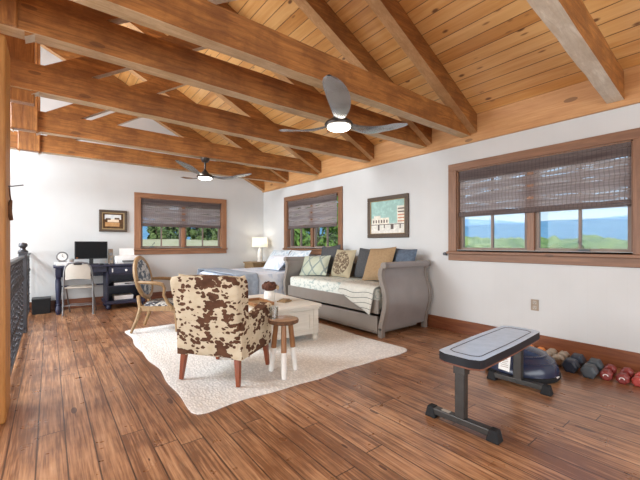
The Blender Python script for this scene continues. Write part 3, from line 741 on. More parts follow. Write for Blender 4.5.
# ------------------------------------------------------------------ coffee table
ct = thing('coffee_table', 'white panelled wooden coffee table on the rug in front of the daybed', 'coffee table', (2.10, 3.68, ZR), R(-2.5))
W2, D2, H2 = 0.40, 0.545, 0.412
mb = MB(); mb.box2((-W2, -D2, H2-0.035), (W2, D2, H2), bev=0.008); mb.box2((-W2+0.02, -D2+0.02, H2-0.06), (W2-0.02, D2-0.02, H2-0.035), bev=0.006); mb.build('table_top', M['whitewood'], ct)
mb = MB(); mb.box2((-W2+0.05, -D2+0.05, 0.07), (W2-0.05, D2-0.05, H2-0.06)); mb.build('body', M['whitewood'], ct)
for sx in (-1, 1):
    for sy in (-1, 1):
        mb = MB(); cx, cy = sx*(W2-0.06), sy*(D2-0.06)
        mb.box((cx, cy, 0.215), (0.062, 0.062, 0.28), bev=0.005); mb.lathe([(0.026, 0.0), (0.036, 0.015), (0.034, 0.035), (0.028, 0.05), (0.036, 0.06), (0.036, 0.075)], (cx, cy, 0), 16)
        mb.build('leg', M['whitewood'], ct, smooth=True)
for sy in (-1, 1):
    mb = MB(); y = sy*(D2-0.047)
    for a, b_ in (((-W2+0.09, 0.30), (W2-0.09, 0.345)), ((-W2+0.09, 0.09), (W2-0.09, 0.13)), ((-W2+0.09, 0.13), (-W2+0.14, 0.30)), ((W2-0.14, 0.13), (W2-0.09, 0.30)), ((-0.025, 0.13), (0.025, 0.30))):
        mb.box2((a[0], y-0.006, a[1]), (b_[0], y+0.006, b_[1]))
    mb.build('end_panel', M['whitewood'], ct)
for sx in (-1, 1):
    mb = MB(); x = sx*(W2-0.047)
    for y0, y1 in ((-D2+0.09, -0.01), (0.01, D2-0.09)):
        mb.box2((x-0.006, y0, 0.10), (x+0.006, y1, 0.33), bev=0.004)
    dr = mb.build('drawer_front', M['whitewood'], ct)
    for y in (-0.25, 0.25):
        mb = MB(); mb.lathe([(0.006, 0), (0.006, 0.012), (0.014, 0.02), (0.010, 0.028), (0, 0.03)], (x+sx*0.006, y, 0.215), 12, Matrix.Rotation(sx*PI/2, 3, 'Y')); mb.build('knob', M['gilt'], dr, smooth=True)
TT = ZR+H2
vs = thing('flower_vase', 'white ceramic pot of dried brown hydrangea on the coffee table', 'vase', (2.06, 3.60, TT+0.001))
mb = MB(); mb.lathe([(0.0, 0.0), (0.050, 0.0), (0.062, 0.02), (0.068, 0.06), (0.062, 0.105), (0.056, 0.125), (0.060, 0.135), (0.054, 0.135), (0.05, 0.12), (0.0, 0.115)], n=28); mb.build('pot', M['ceramic'], vs, smooth=True)
random.seed(3)
mb = MB()
for k in range(150):
    d = Vector((random.gauss(0, 1), random.gauss(0, 1), random.gauss(0, 0.8))).normalized()
    p = Vector((0.0, 0.0, 0.185))+Vector((d.x*0.095, d.y*0.095, d.z*0.055))*random.uniform(0.75, 1.0)
    q = d.to_track_quat('Z', 'Y').to_matrix()
    mb.mi = 0
    mb.box(p, (0.028, 0.028, 0.008), q @ Matrix.Rotation(random.uniform(0, 3), 3, 'Z'), bev=0.003, seg=1)
mb.lathe([(0.0, 0.12), (0.05, 0.135), (0.07, 0.17), (0.05, 0.21), (0.0, 0.225)], n=12)
mb.build('flower_head', M['petal'], vs, smooth=True)
mb = MB()
for k in range(26):
    d = Vector((random.gauss(0.6, 0.5), random.gauss(-0.5, 0.5), random.uniform(-0.3, 0.3))).normalized()
    p = Vector((0.055, -0.035, 0.165))+d*0.045
    mb.box(p, (0.022, 0.022, 0.007), d.to_track_quat('Z', 'Y').to_matrix(), bev=0.002, seg=1)
mb.build('pale_bloom', M['petal_pale'], vs, smooth=True)
mb = MB(); mb.box((0, 0, 0.008), (0.16, 0.11, 0.016), bev=0.004); mb.box((0.004, 0.004, 0.023), (0.13, 0.09, 0.012), Matrix.Rotation(0.2, 3, 'Z'), bev=0.003)
tag(mb.build('coaster_stack', M['oak'], None, loc=(2.20, 3.49, TT+0.001), rot=(0, 0, 0.4)), 'low stack of pale wooden coasters right of the flower pot', 'coasters')
tr = thing('serving_tray', 'light wooden tray on the coffee table left of the flower pot', 'tray', (1.87, 3.55, TT+0.001), R(-2.5))
mb = MB(); mb.box2((-0.12, -0.19, 0.0), (0.12, 0.19, 0.012), bev=0.003); mb.build('tray_base', M['oak'], tr)
mb = MB()
for a, b_ in (((-0.12, -0.19), (0.12, -0.178)), ((-0.12, 0.178), (0.12, 0.19)), ((-0.12, -0.178), (-0.108, 0.178)), ((0.108, -0.178), (0.12, 0.178))): mb.box2((*a, 0.012), (*b_, 0.04))
mb.build('tray_rim', M['stoolwood'], tr)

# ------------------------------------------------------------------ daybed
DX0, DX1, DY0, DY1 = 3.09, 4.00, 2.77, 4.86
db = thing('daybed', 'taupe wooden sleigh daybed with rolled ends against the right wall', 'daybed', ((DX0+DX1)/2, (DY0+DY1)/2, 0))
dc = Vector(((DX0+DX1)/2, (DY0+DY1)/2, 0)); ml = Matrix.Translation(-dc)
def sleigh(s, thick):
    """outline (y, z) of an end; s=-1 near end (rolls towards the camera)"""
    mid = [(0.0, 0.085), (0.012, 0.16), (0.040, 0.26), (0.066, 0.36), (0.074, 0.45), (0.062, 0.54), (0.036, 0.62), (0.010, 0.69), (-0.002, 0.75), (0.006, 0.80), (0.025, 0.835)]
    out = [(o+thick/2, z) for o, z in mid]; inn = [(o-thick/2, z) for o, z in mid]
    cx, cz, rr = 0.052, 0.858, 0.043
    roll = [(cx+rr*math.cos(a), cz+rr*math.sin(a)) for a in [R(-55)+R(265)*k/14 for k in range(15)]]
    return [(p[0]*s, p[1]) for p in out+roll+inn[::-1]]
for s, Y in ((-1, DY0+0.02), (1, DY1-0.02)):
    mb = MB(); mb.prism(sleigh(s, 0.035), lambda u, v, t: Vector((t, Y+u, v)), DX0+0.035, DX1-0.035); mb.bevel(0.003, 1); mb.xf(ml)
    pn = mb.build('end_panel', M['taupe_panel'], db, smooth=30)
    for t0, t1 in ((DX0, DX0+0.058), (DX1-0.058, DX1)):
        mb = MB(); mb.prism(sleigh(s, 0.062), lambda u, v, t: Vector((t, Y+u, v)), t0, t1)
        mb.box2((t0, Y-0.032, 0.0), (t1, Y+0.032, 0.115)); mb.bevel(0.004, 1); mb.xf(ml); mb.build('end_post', M['silverwood'], db, smooth=30)
mb = MB(); mb.box2((DX0+0.008, DY0+0.05, 0.275), (DX0+0.035, DY1-0.05, 0.44), bev=0.004); mb.xf(ml); mb.build('front_rail', M['silverwood'], db)
mb = MB(); mb.box2((DX1-0.05, DY0+0.05, 0.16), (DX1-0.012, DY1-0.05, 0.80), bev=0.006); mb.xf(ml); mb.build('back_panel', M['silverwood'], db)
mb = MB(); mb.box2((DX0+0.04, DY0+0.06, 0.27), (DX1-0.06, DY1-0.06, 0.30)); mb.xf(ml); mb.build('slat_base', M['silverwood'], db)
tr = None
mb = MB(); mb.box2((DX0+0.012, DY0+0.07, 0.035), (DX0+0.036, DY1-0.07, 0.245), bev=0.004); mb.box2((DX0+0.006, DY0+0.085, 0.05), (DX0+0.014, DY1-0.085, 0.065)); mb.xf(ml); tf = mb.build('trundle_front', M['silverwood'], db)
mb = MB(); mb.box2((DX0+0.036, DY0+0.09, 0.03), (DX1-0.1, DY1-0.09, 0.18)); mb.xf(ml); mb.build('trundle_box', M['silverwood'], tf)
def mattf(x0, x1, y0, y1, z0, z1):
    mb = MB(); mb.box2((x0, y0, z0), (x1, y1, z1), bev=0.045, seg=4); return mb
mb = mattf(DX0+0.02, DX1-0.06, DY0+0.075, DY1-0.075, 0.302, 0.585); mb.xf(ml); mb.build('mattress', M['matt'], db, smooth=True)
MZ = 0.587

def pillow(name, label, size, loc, rz, tilt, mat, thick=0.15, group=None, roll=0.0, patch=None):
    """cushion standing on its lower edge; local x = width, z = height, facing -y"""
    w_, h_ = size; r = thing(name, label, 'cushion' if name == 'cushion' else 'pillow', loc, rz, group)
    rot = Matrix.Rotation(roll, 4, 'Y')
    tl = Matrix.Rotation(-tilt, 4, 'X')
    def f(side):
        def g(s, t):
            u, v = s*2-1, t*2-1
            ed = max(0.0, (1-abs(u)**2.6))**0.6*max(0.0, (1-abs(v)**2.6))**0.6
            px = 1-0.055*(1-abs(u)**1.5)*0 - 0.05*(1-v*v)*abs(u)**3
            pz = 1-0.05*(1-u*u)*abs(v)**3
            wr = 0.006*noise.noise(Vector((u*3+w_*9, v*3, side)))
            return Vector((u*w_/2*px, side*(thick/2*ed+wr*ed), v*h_/2*pz+h_/2))
        return g
    mb = MB(); mb.grid(f(-1), 20, 20); mb.grid(f(1), 20, 20); mb.xf(rot); mb.xf(tl)
    zmin = min(v.co.z for v in mb.bm.verts)
    mb.xf(Matrix.Translation((0, 0, -zmin)))
    sh = mb.build('cushion_body', mat, r, smooth=True)
    mb = MB()
    pts = []
    for k in range(4):
        for j in range(12):
            t = j/12
            u, v = [(t*2-1, -1), (1, t*2-1), (1-t*2, 1), (-1, 1-t*2)][k]
            pts.append((tl @ rot @ Vector((u*w_/2*(1-0.05*(1-v*v)*abs(u)**3), 0, v*h_/2*(1-0.05*(1-u*u)*abs(v)**3)+h_/2)))-Vector((0, 0, zmin)))
    pts.append(pts[0]); mb.tube(pts, 0.005, 6); mb.build('piping', patch or mat, sh, smooth=True)
    return r
# facing the room (-x): local -y must map to world -x  -> rz = -90 deg
FR = R(-90)
G = 'cushions on the daybed'
pillow('cushion', 'grey-blue cushion half hidden behind the near rolled end of the daybed', (0.38, 0.47), (3.74, 3.02, MZ+0.002), FR+0.0, R(14), M['slate'], 0.14, G, R(2))
pillow('cushion', 'plain tan cushion, biggest of the daybed row, near the rolled end', (0.50, 0.50), (3.58, 3.33, MZ+0.002), FR-0.06, R(24), M['tan'], 0.16, G, R(-4))
pillow('cushion', 'charcoal cushion between the tan cushion and the medallion cushion', (0.40, 0.46), (3.76, 3.73, MZ+0.002), FR+0.03, R(15), M['charcoal'], 0.14, G, R(3))
pillow('cushion', 'cream cushion with a round brown floral medallion on the daybed', (0.46, 0.46), (3.64, 4.14, MZ+0.002), FR, R(20), M['medal'] if 'medal' in M else M['damask'], 0.16, G, 0, M['cream'])
pillow('cushion', 'charcoal cushion behind the green lattice cushion under the window', (0.46, 0.48), (3.72, 4.52, MZ+0.002), FR+0.05, R(16), M['charcoal'], 0.14, G, R(-8))
pillow('cushion', 'pale green lattice-patterned cushion leaning at the far end of the daybed', (0.52, 0.36), (3.42, 4.56, MZ+0.002), FR+0.35, R(30), M['lattice'], 0.14, G, R(-3))
# striped throw draped over the front edge
def thr(s, t):
    y = 2.87+0.62*s
    if t < 0.5: q = t/0.5; x = DX0+0.42-0.37*q; z = MZ+0.006+0.008*noise.noise(Vector((s*5, t*6, 0)))
    elif t < 0.58: q = (t-0.5)/0.08; a = q*PI/2; x = DX0+0.05-0.072*math.sin(a); z = MZ-0.045+0.052*math.cos(a)
    else:
        q = (t-0.58)/0.42; x = DX0-0.024-0.012*q+0.010*math.sin(s*9); dr = 0.06+0.23*(1-s)**1.2
        z = MZ-0.047-dr*q
    y += (0.06*(t-0.5) if t > 0.5 else -0.02)*(1-s)+0.012*math.sin(t*8)
    return Vector((x, y, z))
mb = MB(); mb.grid(thr, 24, 34)
o = mb.build('throw_blanket', M['throw'], None, smooth=True)
sm = o.modifiers.new('thickness', 'SOLIDIFY'); sm.thickness = 0.012; sm.offset = 1
tag(o, 'grey-striped cream throw draped over the front edge of the daybed', 'throw')

# ------------------------------------------------------------------ bed, throw, pillows
bd = thing('bed', 'bed with pale blue quilt in the far corner behind the daybed', 'bed', (3.13, 5.86, 0))
mb = MB(); mb.box2((-0.80, -0.76, 0.10), (0.88, 0.76, 0.30), bev=0.01); mb.build('bed_base', M['quilt'], bd)
for sx in (-0.72, 0.8):
    for sy in (-0.68, 0.68):
        mb = MB(); mb.tube([(sx, sy, 0.12), (sx, sy, 0)], 0.03, 10); mb.build('leg', M['black'], bd)
mb = MB(); mb.box2((-0.83, -0.78, 0.305), (0.88, 0.78, 0.60), bev=0.06, seg=4); mb.build('mattress', M['quilt'], bd, smooth=True)
def quilt(s, t):
    u = (s*2-1); x = -0.86+1.72*t
    h = 0.79
    if abs(u) < 0.66: y = u/0.66*h; z = 0.612+0.006*noise.noise(Vector((u*4, t*5, 2)))
    else:
        q = (abs(u)-0.66)/0.34; y = math.copysign(h+0.03*math.sin(min(1, q*4)*PI/2)+0.012*math.sin(t*22)*q, u); z = 0.612-0.42*q-0.0
    if t < 0.06: z -= 0.05*(1-t/0.06)
    return Vector((x, y, z))
mb = MB(); mb.grid(quilt, 40, 40); o = mb.build('quilt', M['quilt'], bd, smooth=True); md = o.modifiers.new('t', 'SOLIDIFY'); md.thickness = 0.012; md.offset = -1
def bthrow(s, t):
    u = (s*2-1); x = -0.872+0.40*t+0.012*math.sin(s*12)
    h = 0.815
    if abs(u) < 0.66: y = u/0.66*h; z = 0.632+0.006*noise.noise(Vector((u*5, t*5, 8)))
    else:
        q = (abs(u)-0.66)/0.34; y = math.copysign(h+0.035*math.sin(min(1, q*4)*PI/2)+0.012*math.sin(t*16)*q, u); z = 0.632-0.46*q
    return Vector((x+3.13, y+5.86, z))
mb = MB(); mb.grid(bthrow, 48, 14); o = mb.build('bed_throw', M['bluethrow'], None, smooth=True); md = o.modifiers.new('t', 'SOLIDIFY'); md.thickness = 0.012; md.offset = 1
tag(o, 'grey-blue throw folded across the foot of the bed', 'throw')
pillow('pillow', 'pale blue patterned pillow at the far side of the bed head', (0.66, 0.44), (3.60, 6.20, 0.63), FR, R(35), M['sham'], 0.17, 'pillows on the bed')
pillow('pillow', 'pale blue patterned pillow at the near side of the bed head', (0.66, 0.44), (3.60, 5.50, 0.63), FR, R(35), M['sham'], 0.17, 'pillows on the bed')
pillow('pillow', 'whitish-blue pillow propped in front of the bed head pillows', (0.60, 0.36), (3.30, 5.74, 0.63), FR, R(45), M['quilt'], 0.15, 'pillows on the bed')

# ------------------------------------------------------------------ nightstand, lamp
ns = thing('nightstand', 'small wooden nightstand in the far corner under the lamp', 'nightstand', (3.74, 7.06, 0))
mb = MB(); mb.box2((-0.24, -0.22, 0.68), (0.24, 0.26, 0.71), bev=0.005); mb.build('table_top', M['oak'], ns)
mb = MB(); mb.box2((-0.215, -0.195, 0.53), (0.215, 0.24, 0.68)); dd = mb.build('drawer', M['oak'], ns)
mb = MB(); mb.lathe([(0.006, 0), (0.012, 0.015), (0, 0.022)], (0, -0.195, 0.60), 10, Matrix.Rotation(PI/2, 3, 'X')); mb.build('knob', M['gilt'], dd)
for sx in (-1, 1):
    for sy in (-0.18, 0.22):
        mb = MB(); mb.box((sx*0.2, sy, 0.265), (0.03, 0.03, 0.53)); mb.build('leg', M['oak'], ns)
lp = thing('table_lamp', 'lit table lamp with white drum shade on the corner nightstand', 'lamp', (3.80, 7.08, 0.711))
mb = MB(); mb.lathe([(0.0, 0.0), (0.06, 0.0), (0.062, 0.02), (0.045, 0.04), (0.058, 0.12), (0.052, 0.22), (0.035, 0.29), (0.012, 0.31), (0.012, 0.36), (0.0, 0.36)], n=24); mb.build('lamp_base', M['ceramic'], lp, smooth=True)
t = NT('linen_lamp_shade'); nz = t.noise(t.coord((1, 1, 3)), 60, 2)
tl = t.add('ShaderNodeBsdfTranslucent'); t.put(tl.inputs[0], (0.88, 0.82, 0.70)); t.set(t.ramp(nz, (0.3, (0.76, 0.71, 0.62)), (0.7, (0.84, 0.80, 0.71))), 0.9)
mx = t.add('ShaderNodeMixShader'); mx.inputs[0].default_value = 0.5; t.l.new(t.b.outputs[0], mx.inputs[1]); t.l.new(tl.outputs[0], mx.inputs[2]); t.l.new(mx.outputs[0], t.out.inputs[0])
mb = MB(); mb.grid(lambda s, tt: Vector(((0.185-0.02*tt)*math.cos(2*PI*s), (0.185-0.02*tt)*math.sin(2*PI*s), 0.335+0.215*tt)), 36, 3, True); mb.build('lamp_shade', t.m, lp, smooth=True)
mb = MB(); mb.lathe([(0.0, 0.36), (0.02, 0.37), (0.03, 0.40), (0.02, 0.43), (0, 0.44)], n=12); mb.build('bulb', emit_mat('lamp_bulb_glow', (1.0, 0.88, 0.70), 4), lp, smooth=True)
pd = bpy.data.lights.new('lamp_bulb', 'POINT'); pd.energy = 2.2; pd.color = (1.0, 0.90, 0.76); pd.shadow_soft_size = 0.045
po = bpy.data.objects.new('lamp_bulb', pd); C.objects.link(po); po.parent = lp; po.location = (0, 0, 0.47)

# ------------------------------------------------------------------ oval-back chair
fo = Vector((0.859, -0.511)); rz = math.atan2(fo.y, fo.x)-PI/2
oc = thing('oval_back_chair', 'limed oak armchair with an oval blue-grey back, left of the cowhide chair', 'armchair', (1.16, 4.80, ZR+0.003), rz)
tilt = Matrix.Rotation(R(12), 4, 'X')
def ov(a, rx, rz_, y=0.0): return tilt @ Vector((rx*math.sin(a), y, rz_*math.cos(a)))+Vector((0, -0.235, 0.665))
mb = MB(); pts = [ov(2*PI*k/40, 0.235, 0.255) for k in range(41)]; mb.tube(pts, 0.030, 8, sy=0.9); mb.build('back_frame', M['oak'], oc, smooth=True)
for sd_, mt in ((1, M['ikat']), (-1, M['ikat'])):
    pass
mb = MB()
for sy in (-1, 1):
    mb.grid(lambda s, t_: ov(2*PI*s, 0.222*t_, 0.242*t_, sy*(0.012+0.022*(1-t_*t_))), 36, 8, True)
mb.build('back_pad', M['ikat'], oc, smooth=True)
seat = [(-0.20, -0.21), (0.20, -0.21), (0.245, 0.22), (0.22, 0.26), (-0.22, 0.26), (-0.245, 0.22)]
mb = MB(); mb.prism(seat, lambda u, v, t_: Vector((u, v, t_)), 0.265, 0.325); mb.bevel(0.008, 2); mb.build('seat_rail', M['oak'], oc, smooth=30)
mb = MB()
def seatpad(s, t_):
    a = 2*PI*s; k = (abs(math.cos(a))**4+abs(math.sin(a))**4)**-0.25
    return Vector((0.215*k*math.cos(a)*t_, 0.025+0.22*k*math.sin(a)*t_, 0.325+0.05*max(0, 1-t_**4)**0.5))
mb.grid(seatpad, 40, 8, True); mb.build('seat_pad', M['zebra'], oc, smooth=True)
for sx in (-1, 1):
    mb = MB(); mb.tube([(sx*0.185, -0.20, 0.30), (sx*0.20, -0.235, 0.17), (sx*0.225, -0.30, 0.0)], [0.026, 0.023, 0.016], 8); mb.tube([(sx*0.12, -0.252, 0.44), (sx*0.165, -0.225, 0.36), (sx*0.185, -0.20, 0.29)], [0.024, 0.024, 0.026], 8); mb.build('rear_leg', M['oak'], oc, smooth=True)
    mb = MB(); mb.tube([(sx*0.215, 0.225, 0.32), (sx*0.215, 0.23, 0.20), (sx*0.212, 0.235, 0.0)], [0.030, 0.024, 0.014], 10); mb.build('front_leg', M['oak'], oc, smooth=True)
    mb = MB(); mb.tube([(sx*0.225, -0.245, 0.625), (sx*0.265, -0.12, 0.625), (sx*0.275, 0.02, 0.615), (sx*0.272, 0.08, 0.60), (sx*0.262, 0.105, 0.55), (sx*0.245, 0.09, 0.46), (sx*0.238, 0.14, 0.36), (sx*0.236, 0.19, 0.30)], [0.018, 0.020, 0.024, 0.024, 0.019, 0.018, 0.02, 0.022], 8); mb.build('arm', M['oak'], oc, smooth=True)

# ------------------------------------------------------------------ desk and what stands on it
dk = thing('desk', 'navy blue painted desk with open shelves against the far wall', 'desk', (0.72, 7.07, 0))
mb = MB(); mb.box2((-0.67, -0.28, 0.735), (0.65, 0.275, 0.765), bev=0.006); mb.build('desk_top', M['navy'], dk)
mb = MB(); mb.box2((-0.60, -0.245, 0.645), (0.06, -0.225, 0.735)); mb.box2((-0.62, 0.22, 0.55), (0.06, 0.24, 0.735)); mb.box2((-0.61, -0.22, 0.645), (-0.59, 0.22, 0.735)); mb.build('apron', M['navy'], dk)
for sy in (-0.225, 0.225):
    mb = MB(); mb.box((-0.605, sy, 0.66), (0.075, 0.075, 0.15), bev=0.004)
    mb.lathe([(0.025, 0.585), (0.038, 0.57), (0.03, 0.545), (0.036, 0.50), (0.038, 0.40), (0.030, 0.22), (0.026, 0.17), (0.038, 0.155), (0.026, 0.14), (0.040, 0.10), (0.044, 0.06), (0.034, 0.02), (0.028, 0.0)], (-0.605, sy, 0), 18)
    mb.build('leg', M['navy'], dk, smooth=True)
mb = MB(); mb.box2((-0.605, 0.20, 0.385), (0.06, 0.22, 0.41)); mb.build('stretcher', M['navy'], dk)
mb = MB()
mb.box2((0.045, -0.245, 0.11), (0.07, 0.25, 0.735)); mb.box2((0.585, -0.245, 0.11), (0.61, 0.25, 0.735)); mb.box2((0.07, 0.225, 0.11), (0.585, 0.25, 0.735)); mb.box2((0.07, -0.245, 0.575), (0.585, 0.225, 0.595))
mb.build('cabinet', M['navy'], dk)
mb = MB(); mb.box2((0.02, -0.27, 0.085), (0.635, 0.262, 0.145), bev=0.008); mb.build('plinth', M['navy'], dk)
mb = MB(); mb.box2((0.07, -0.235, 0.375), (0.585, 0.225, 0.395)); mb.build('shelf', M['navy'], dk)
mb = MB(); mb.box2((0.078, -0.262, 0.60), (0.578, -0.24, 0.728), bev=0.005); mb.box2((0.105, -0.268, 0.62), (0.55, -0.258, 0.71), bev=0.003); dr = mb.build('drawer', M['navy'], dk)
mb = MB(); mb.lathe([(0.008, 0), (0.008, 0.012), (0.020, 0.02), (0.018, 0.032), (0, 0.036)], (0.33, -0.266, 0.665), 14, Matrix.Rotation(PI/2, 3, 'X')); mb.build('knob', M['white'], dr, smooth=True)
mb = MB(); mb.box2((0.118, -0.272, 0.635), (0.135, -0.268, 0.70)); mb.build('label_plate', M['white'], dr)
for sx in (0.075, 0.58):
    for sy in (-0.215, 0.21):
        mb = MB(); mb.lathe([(0.02, 0.0), (0.038, 0.02), (0.042, 0.045), (0.03, 0.07), (0.03, 0.086)], (sx, sy, 0), 14); mb.build('bun_foot', M['navy'], dk, smooth=True)
DZ = 0.766
mo = thing('monitor', 'black computer monitor on the navy desk', 'monitor', (0.57, 7.10, DZ))
mb = MB(); mb.box((0, 0, 0.245), (0.475, 0.035, 0.30), bev=0.006); mb.build('housing', M['black'], mo)
mb = MB(); mb.box((0, -0.0185, 0.248), (0.45, 0.003, 0.275)); mb.build('screen', M['screen'], mo)
mb = MB(); mb.box((-0.205, -0.019, 0.115), (0.03, 0.004, 0.008)); o = mb.build('badge', M['hexorange'], mo); o['label'] = 'small orange light'
mb = MB(); mb.box((0, 0.03, 0.10), (0.06, 0.03, 0.2)); mb.box((0, 0.01, 0.007), (0.20, 0.15, 0.014), bev=0.004); mb.build('stand', M['black'], mo)
# books, clock
bk = thing('book', 'white book lying flat, lower of the two under the desk clock', 'book', (0.19, 7.02, DZ), 0.05, 'books under the desk clock')
mb = MB(); mb.box((0, 0, 0.014), (0.21, 0.15, 0.028), bev=0.002); mb.build('cover', M['white'], bk)
mb = MB(); mb.box((0, -0.076, 0.014), (0.20, 0.004, 0.020)); mb.build('page_block', M['paper'], bk)
b2 = dup(bk, (0.17, 7.03, DZ+0.0285), -0.08, 'white book on top of the pair under the desk clock')
ck = thing('desk_clock', 'round chrome-rimmed clock standing on white books on the desk', 'clock', (0.165, 7.03, DZ+0.057))
fx = Matrix.Rotation(PI/2, 3, 'X')
mb = MB(); mb.tube([(0.070*math.sin(2*PI*k/32), 0, 0.086+0.070*math.cos(2*PI*k/32)) for k in range(33)], 0.012, 8); mb.build('rim', M['greymetal'], ck, smooth=True)
mb = MB(); mb.lathe([(0.0, -0.008), (0.066, -0.008), (0.066, 0.008), (0.0, 0.008)], (0, 0, 0.086), 28, fx); mb.build('dial', M['paper'], ck)
mb = MB(); mb.tube([(0, -0.011, 0.086), (0.0, -0.011, 0.130)], 0.003, 5); mb.tube([(0, -0.011, 0.086), (0.028, -0.011, 0.075)], 0.003, 5); mb.build('hands', M['black'], ck)
mb = MB(); mb.box((0, 0, 0.006), (0.10, 0.05, 0.012), bev=0.003); mb.build('foot', M['greymetal'], ck)
mg = thing('mug', 'white mug on the desk between the clock and monitor', 'mug', (0.285, 7.14, DZ))
mb = MB(); mb.lathe([(0.0, 0.0), (0.038, 0.0), (0.042, 0.02), (0.044, 0.10), (0.040, 0.10), (0.037, 0.01), (0.0, 0.008)], n=20); mb.build('cup', M['white'], mg, smooth=True)
mb = MB(); mb.tube([(-0.042, 0, 0.08), (-0.07, 0, 0.075), (-0.075, 0, 0.05), (-0.065, 0, 0.03), (-0.042, 0, 0.025)], 0.006, 8); mb.build('handle', M['white'], mg, smooth=True)
mb = MB(); mb.box((0, 0, 0.012), (0.06, 0.10, 0.024), bev=0.010, seg=3); tag(mb.build('mouse', M['black'], None, smooth=True, loc=(0.695, 6.88, DZ)), 'black computer mouse in front of the monitor', 'mouse')
sp = thing('speaker', 'slim beige-grey speaker standing right behind the monitor', 'speaker', (0.865, 7.20, DZ))
mb = MB(); mb.box((0, 0, 0.13), (0.07, 0.10, 0.26), bev=0.006); mb.build('cabinet', M['hextan'], sp)
mb = MB(); mb.lathe([(0.0, 0), (0.025, 0), (0.028, 0.004), (0.0, 0.006)], (0, -0.05, 0.17), 16, fx); mb.lathe([(0.0, 0), (0.018, 0), (0.02, 0.004), (0.0, 0.006)], (0, -0.05, 0.08), 16, fx); mb.build('driver', M['greymetal'], sp, smooth=True)
pr = thing('printer', 'white desktop printer on the right end of the navy desk', 'printer', (1.10, 7.10, DZ))
mb = MB(); mb.box((0, 0, 0.07), (0.36, 0.32, 0.14), bev=0.012, seg=3); mb.build('housing', M['white'], pr, smooth=True)
mb = MB(); mb.box((0.02, 0.10, 0.20), (0.24, 0.02, 0.14), Matrix.Rotation(R(-18), 3, 'X')); mb.build('paper_tray', M['white'], pr)
mb = MB(); mb.box((0.03, -0.17, 0.05), (0.24, 0.07, 0.02), bev=0.004); mb.build('output_slot', M['black'], pr)
bx = thing('media_box', 'silver disc player on the middle shelf of the desk', 'player', (1.06, 7.02, 0.396))
mb = MB(); mb.box((0, 0, 0.025), (0.36, 0.28, 0.05), bev=0.003); mb.build('housing', M['steel'], bx)
mb = MB(); mb.box((0.06, -0.141, 0.028), (0.16, 0.003, 0.02)); mb.build('display', M['black'], bx)
mb = MB(); mb.box((0, 0, 0.035), (0.30, 0.24, 0.07), bev=0.005); tag(mb.build('storage_box', M['white'], None, loc=(1.03, 7.02, 0.146)), 'flat white box on the lowest shelf of the desk', 'box')
bn = thing('storage_bin', 'black storage bin on the floor left of the desk', 'bin', (-0.10, 7.20, 0))
mb = MB(); mb.box((0, 0, 0.115), (0.23, 0.28, 0.23), bev=0.008, taper=(1.04, 1.04)); mb.build('body', M['rubber'], bn)
mb = MB(); mb.box((0, 0, 0.238), (0.245, 0.295, 0.016), bev=0.004); mb.build('lid', M['black'], bn)

# ------------------------------------------------------------------ folding chair
fc = thing('folding_chair', 'beige metal folding chair pulled up to the navy desk', 'chair', (0.357, 6.60, 0), R(-14))
mb = MB()
arc = [(-0.20, 0.0, 0.0), (-0.195, 0.02, 0.40), (-0.185, 0.0, 0.66), (-0.165, -0.012, 0.76), (-0.12, -0.02, 0.815), (0, -0.022, 0.835), (0.12, -0.02, 0.815), (0.165, -0.012, 0.76), (0.185, 0.0, 0.66), (0.195, 0.02, 0.40), (0.20, 0.0, 0.0)]
mb.tube(arc, 0.013, 8); mb.build('back_frame', M['greymetal'], fc, smooth=True)
mb = MB()
def fback(side):
    return lambda s, t_: Vector(((s*2-1)*(0.165-0.045*max(0, (t_-0.6)/0.4)**2), -0.012+side*0.006+0.02*(1-(s*2-1)**2)*-1, 0.555+0.245*t_-0.05*(1-t_)*(1-(s*2-1)**2)*-0.4))
mb.grid(fback(-1), 16, 10); mb.grid(fback(1), 16, 10); bmesh.ops.bridge_loops(mb.bm, edges=[e for e in mb.bm.edges if len(e.link_faces) == 1]); mb.build('backrest', M['beige'], fc, smooth=True)
mb = MB(); mb.box((0, -0.032, 0.805), (0.11, 0.03, 0.03), bev=0.01, seg=3); mb.build('hand_grip', M['black'], fc, smooth=True)
mb = MB(); mb.box((0, 0.19, 0.43), (0.37, 0.36, 0.022), bev=0.01, seg=3); mb.build('seat', M['beige'], fc, smooth=True)
for sx in (-1, 1):
    mb = MB(); mb.tube([(sx*0.178, 0.08, 0.44), (sx*0.182, 0.36, 0.0)], 0.012, 8); mb.build('front_leg', M['greymetal'], fc, smooth=True)
for p0, z in ((0.003, 0.155), (0.27, 0.14)):
    mb = MB(); mb.tube([(-0.195 if p0 < 0.1 else -0.18, p0, z), (0.195 if p0 < 0.1 else 0.18, p0, z)], 0.008, 8); mb.build('crossbar', M['greymetal'], fc, smooth=True)

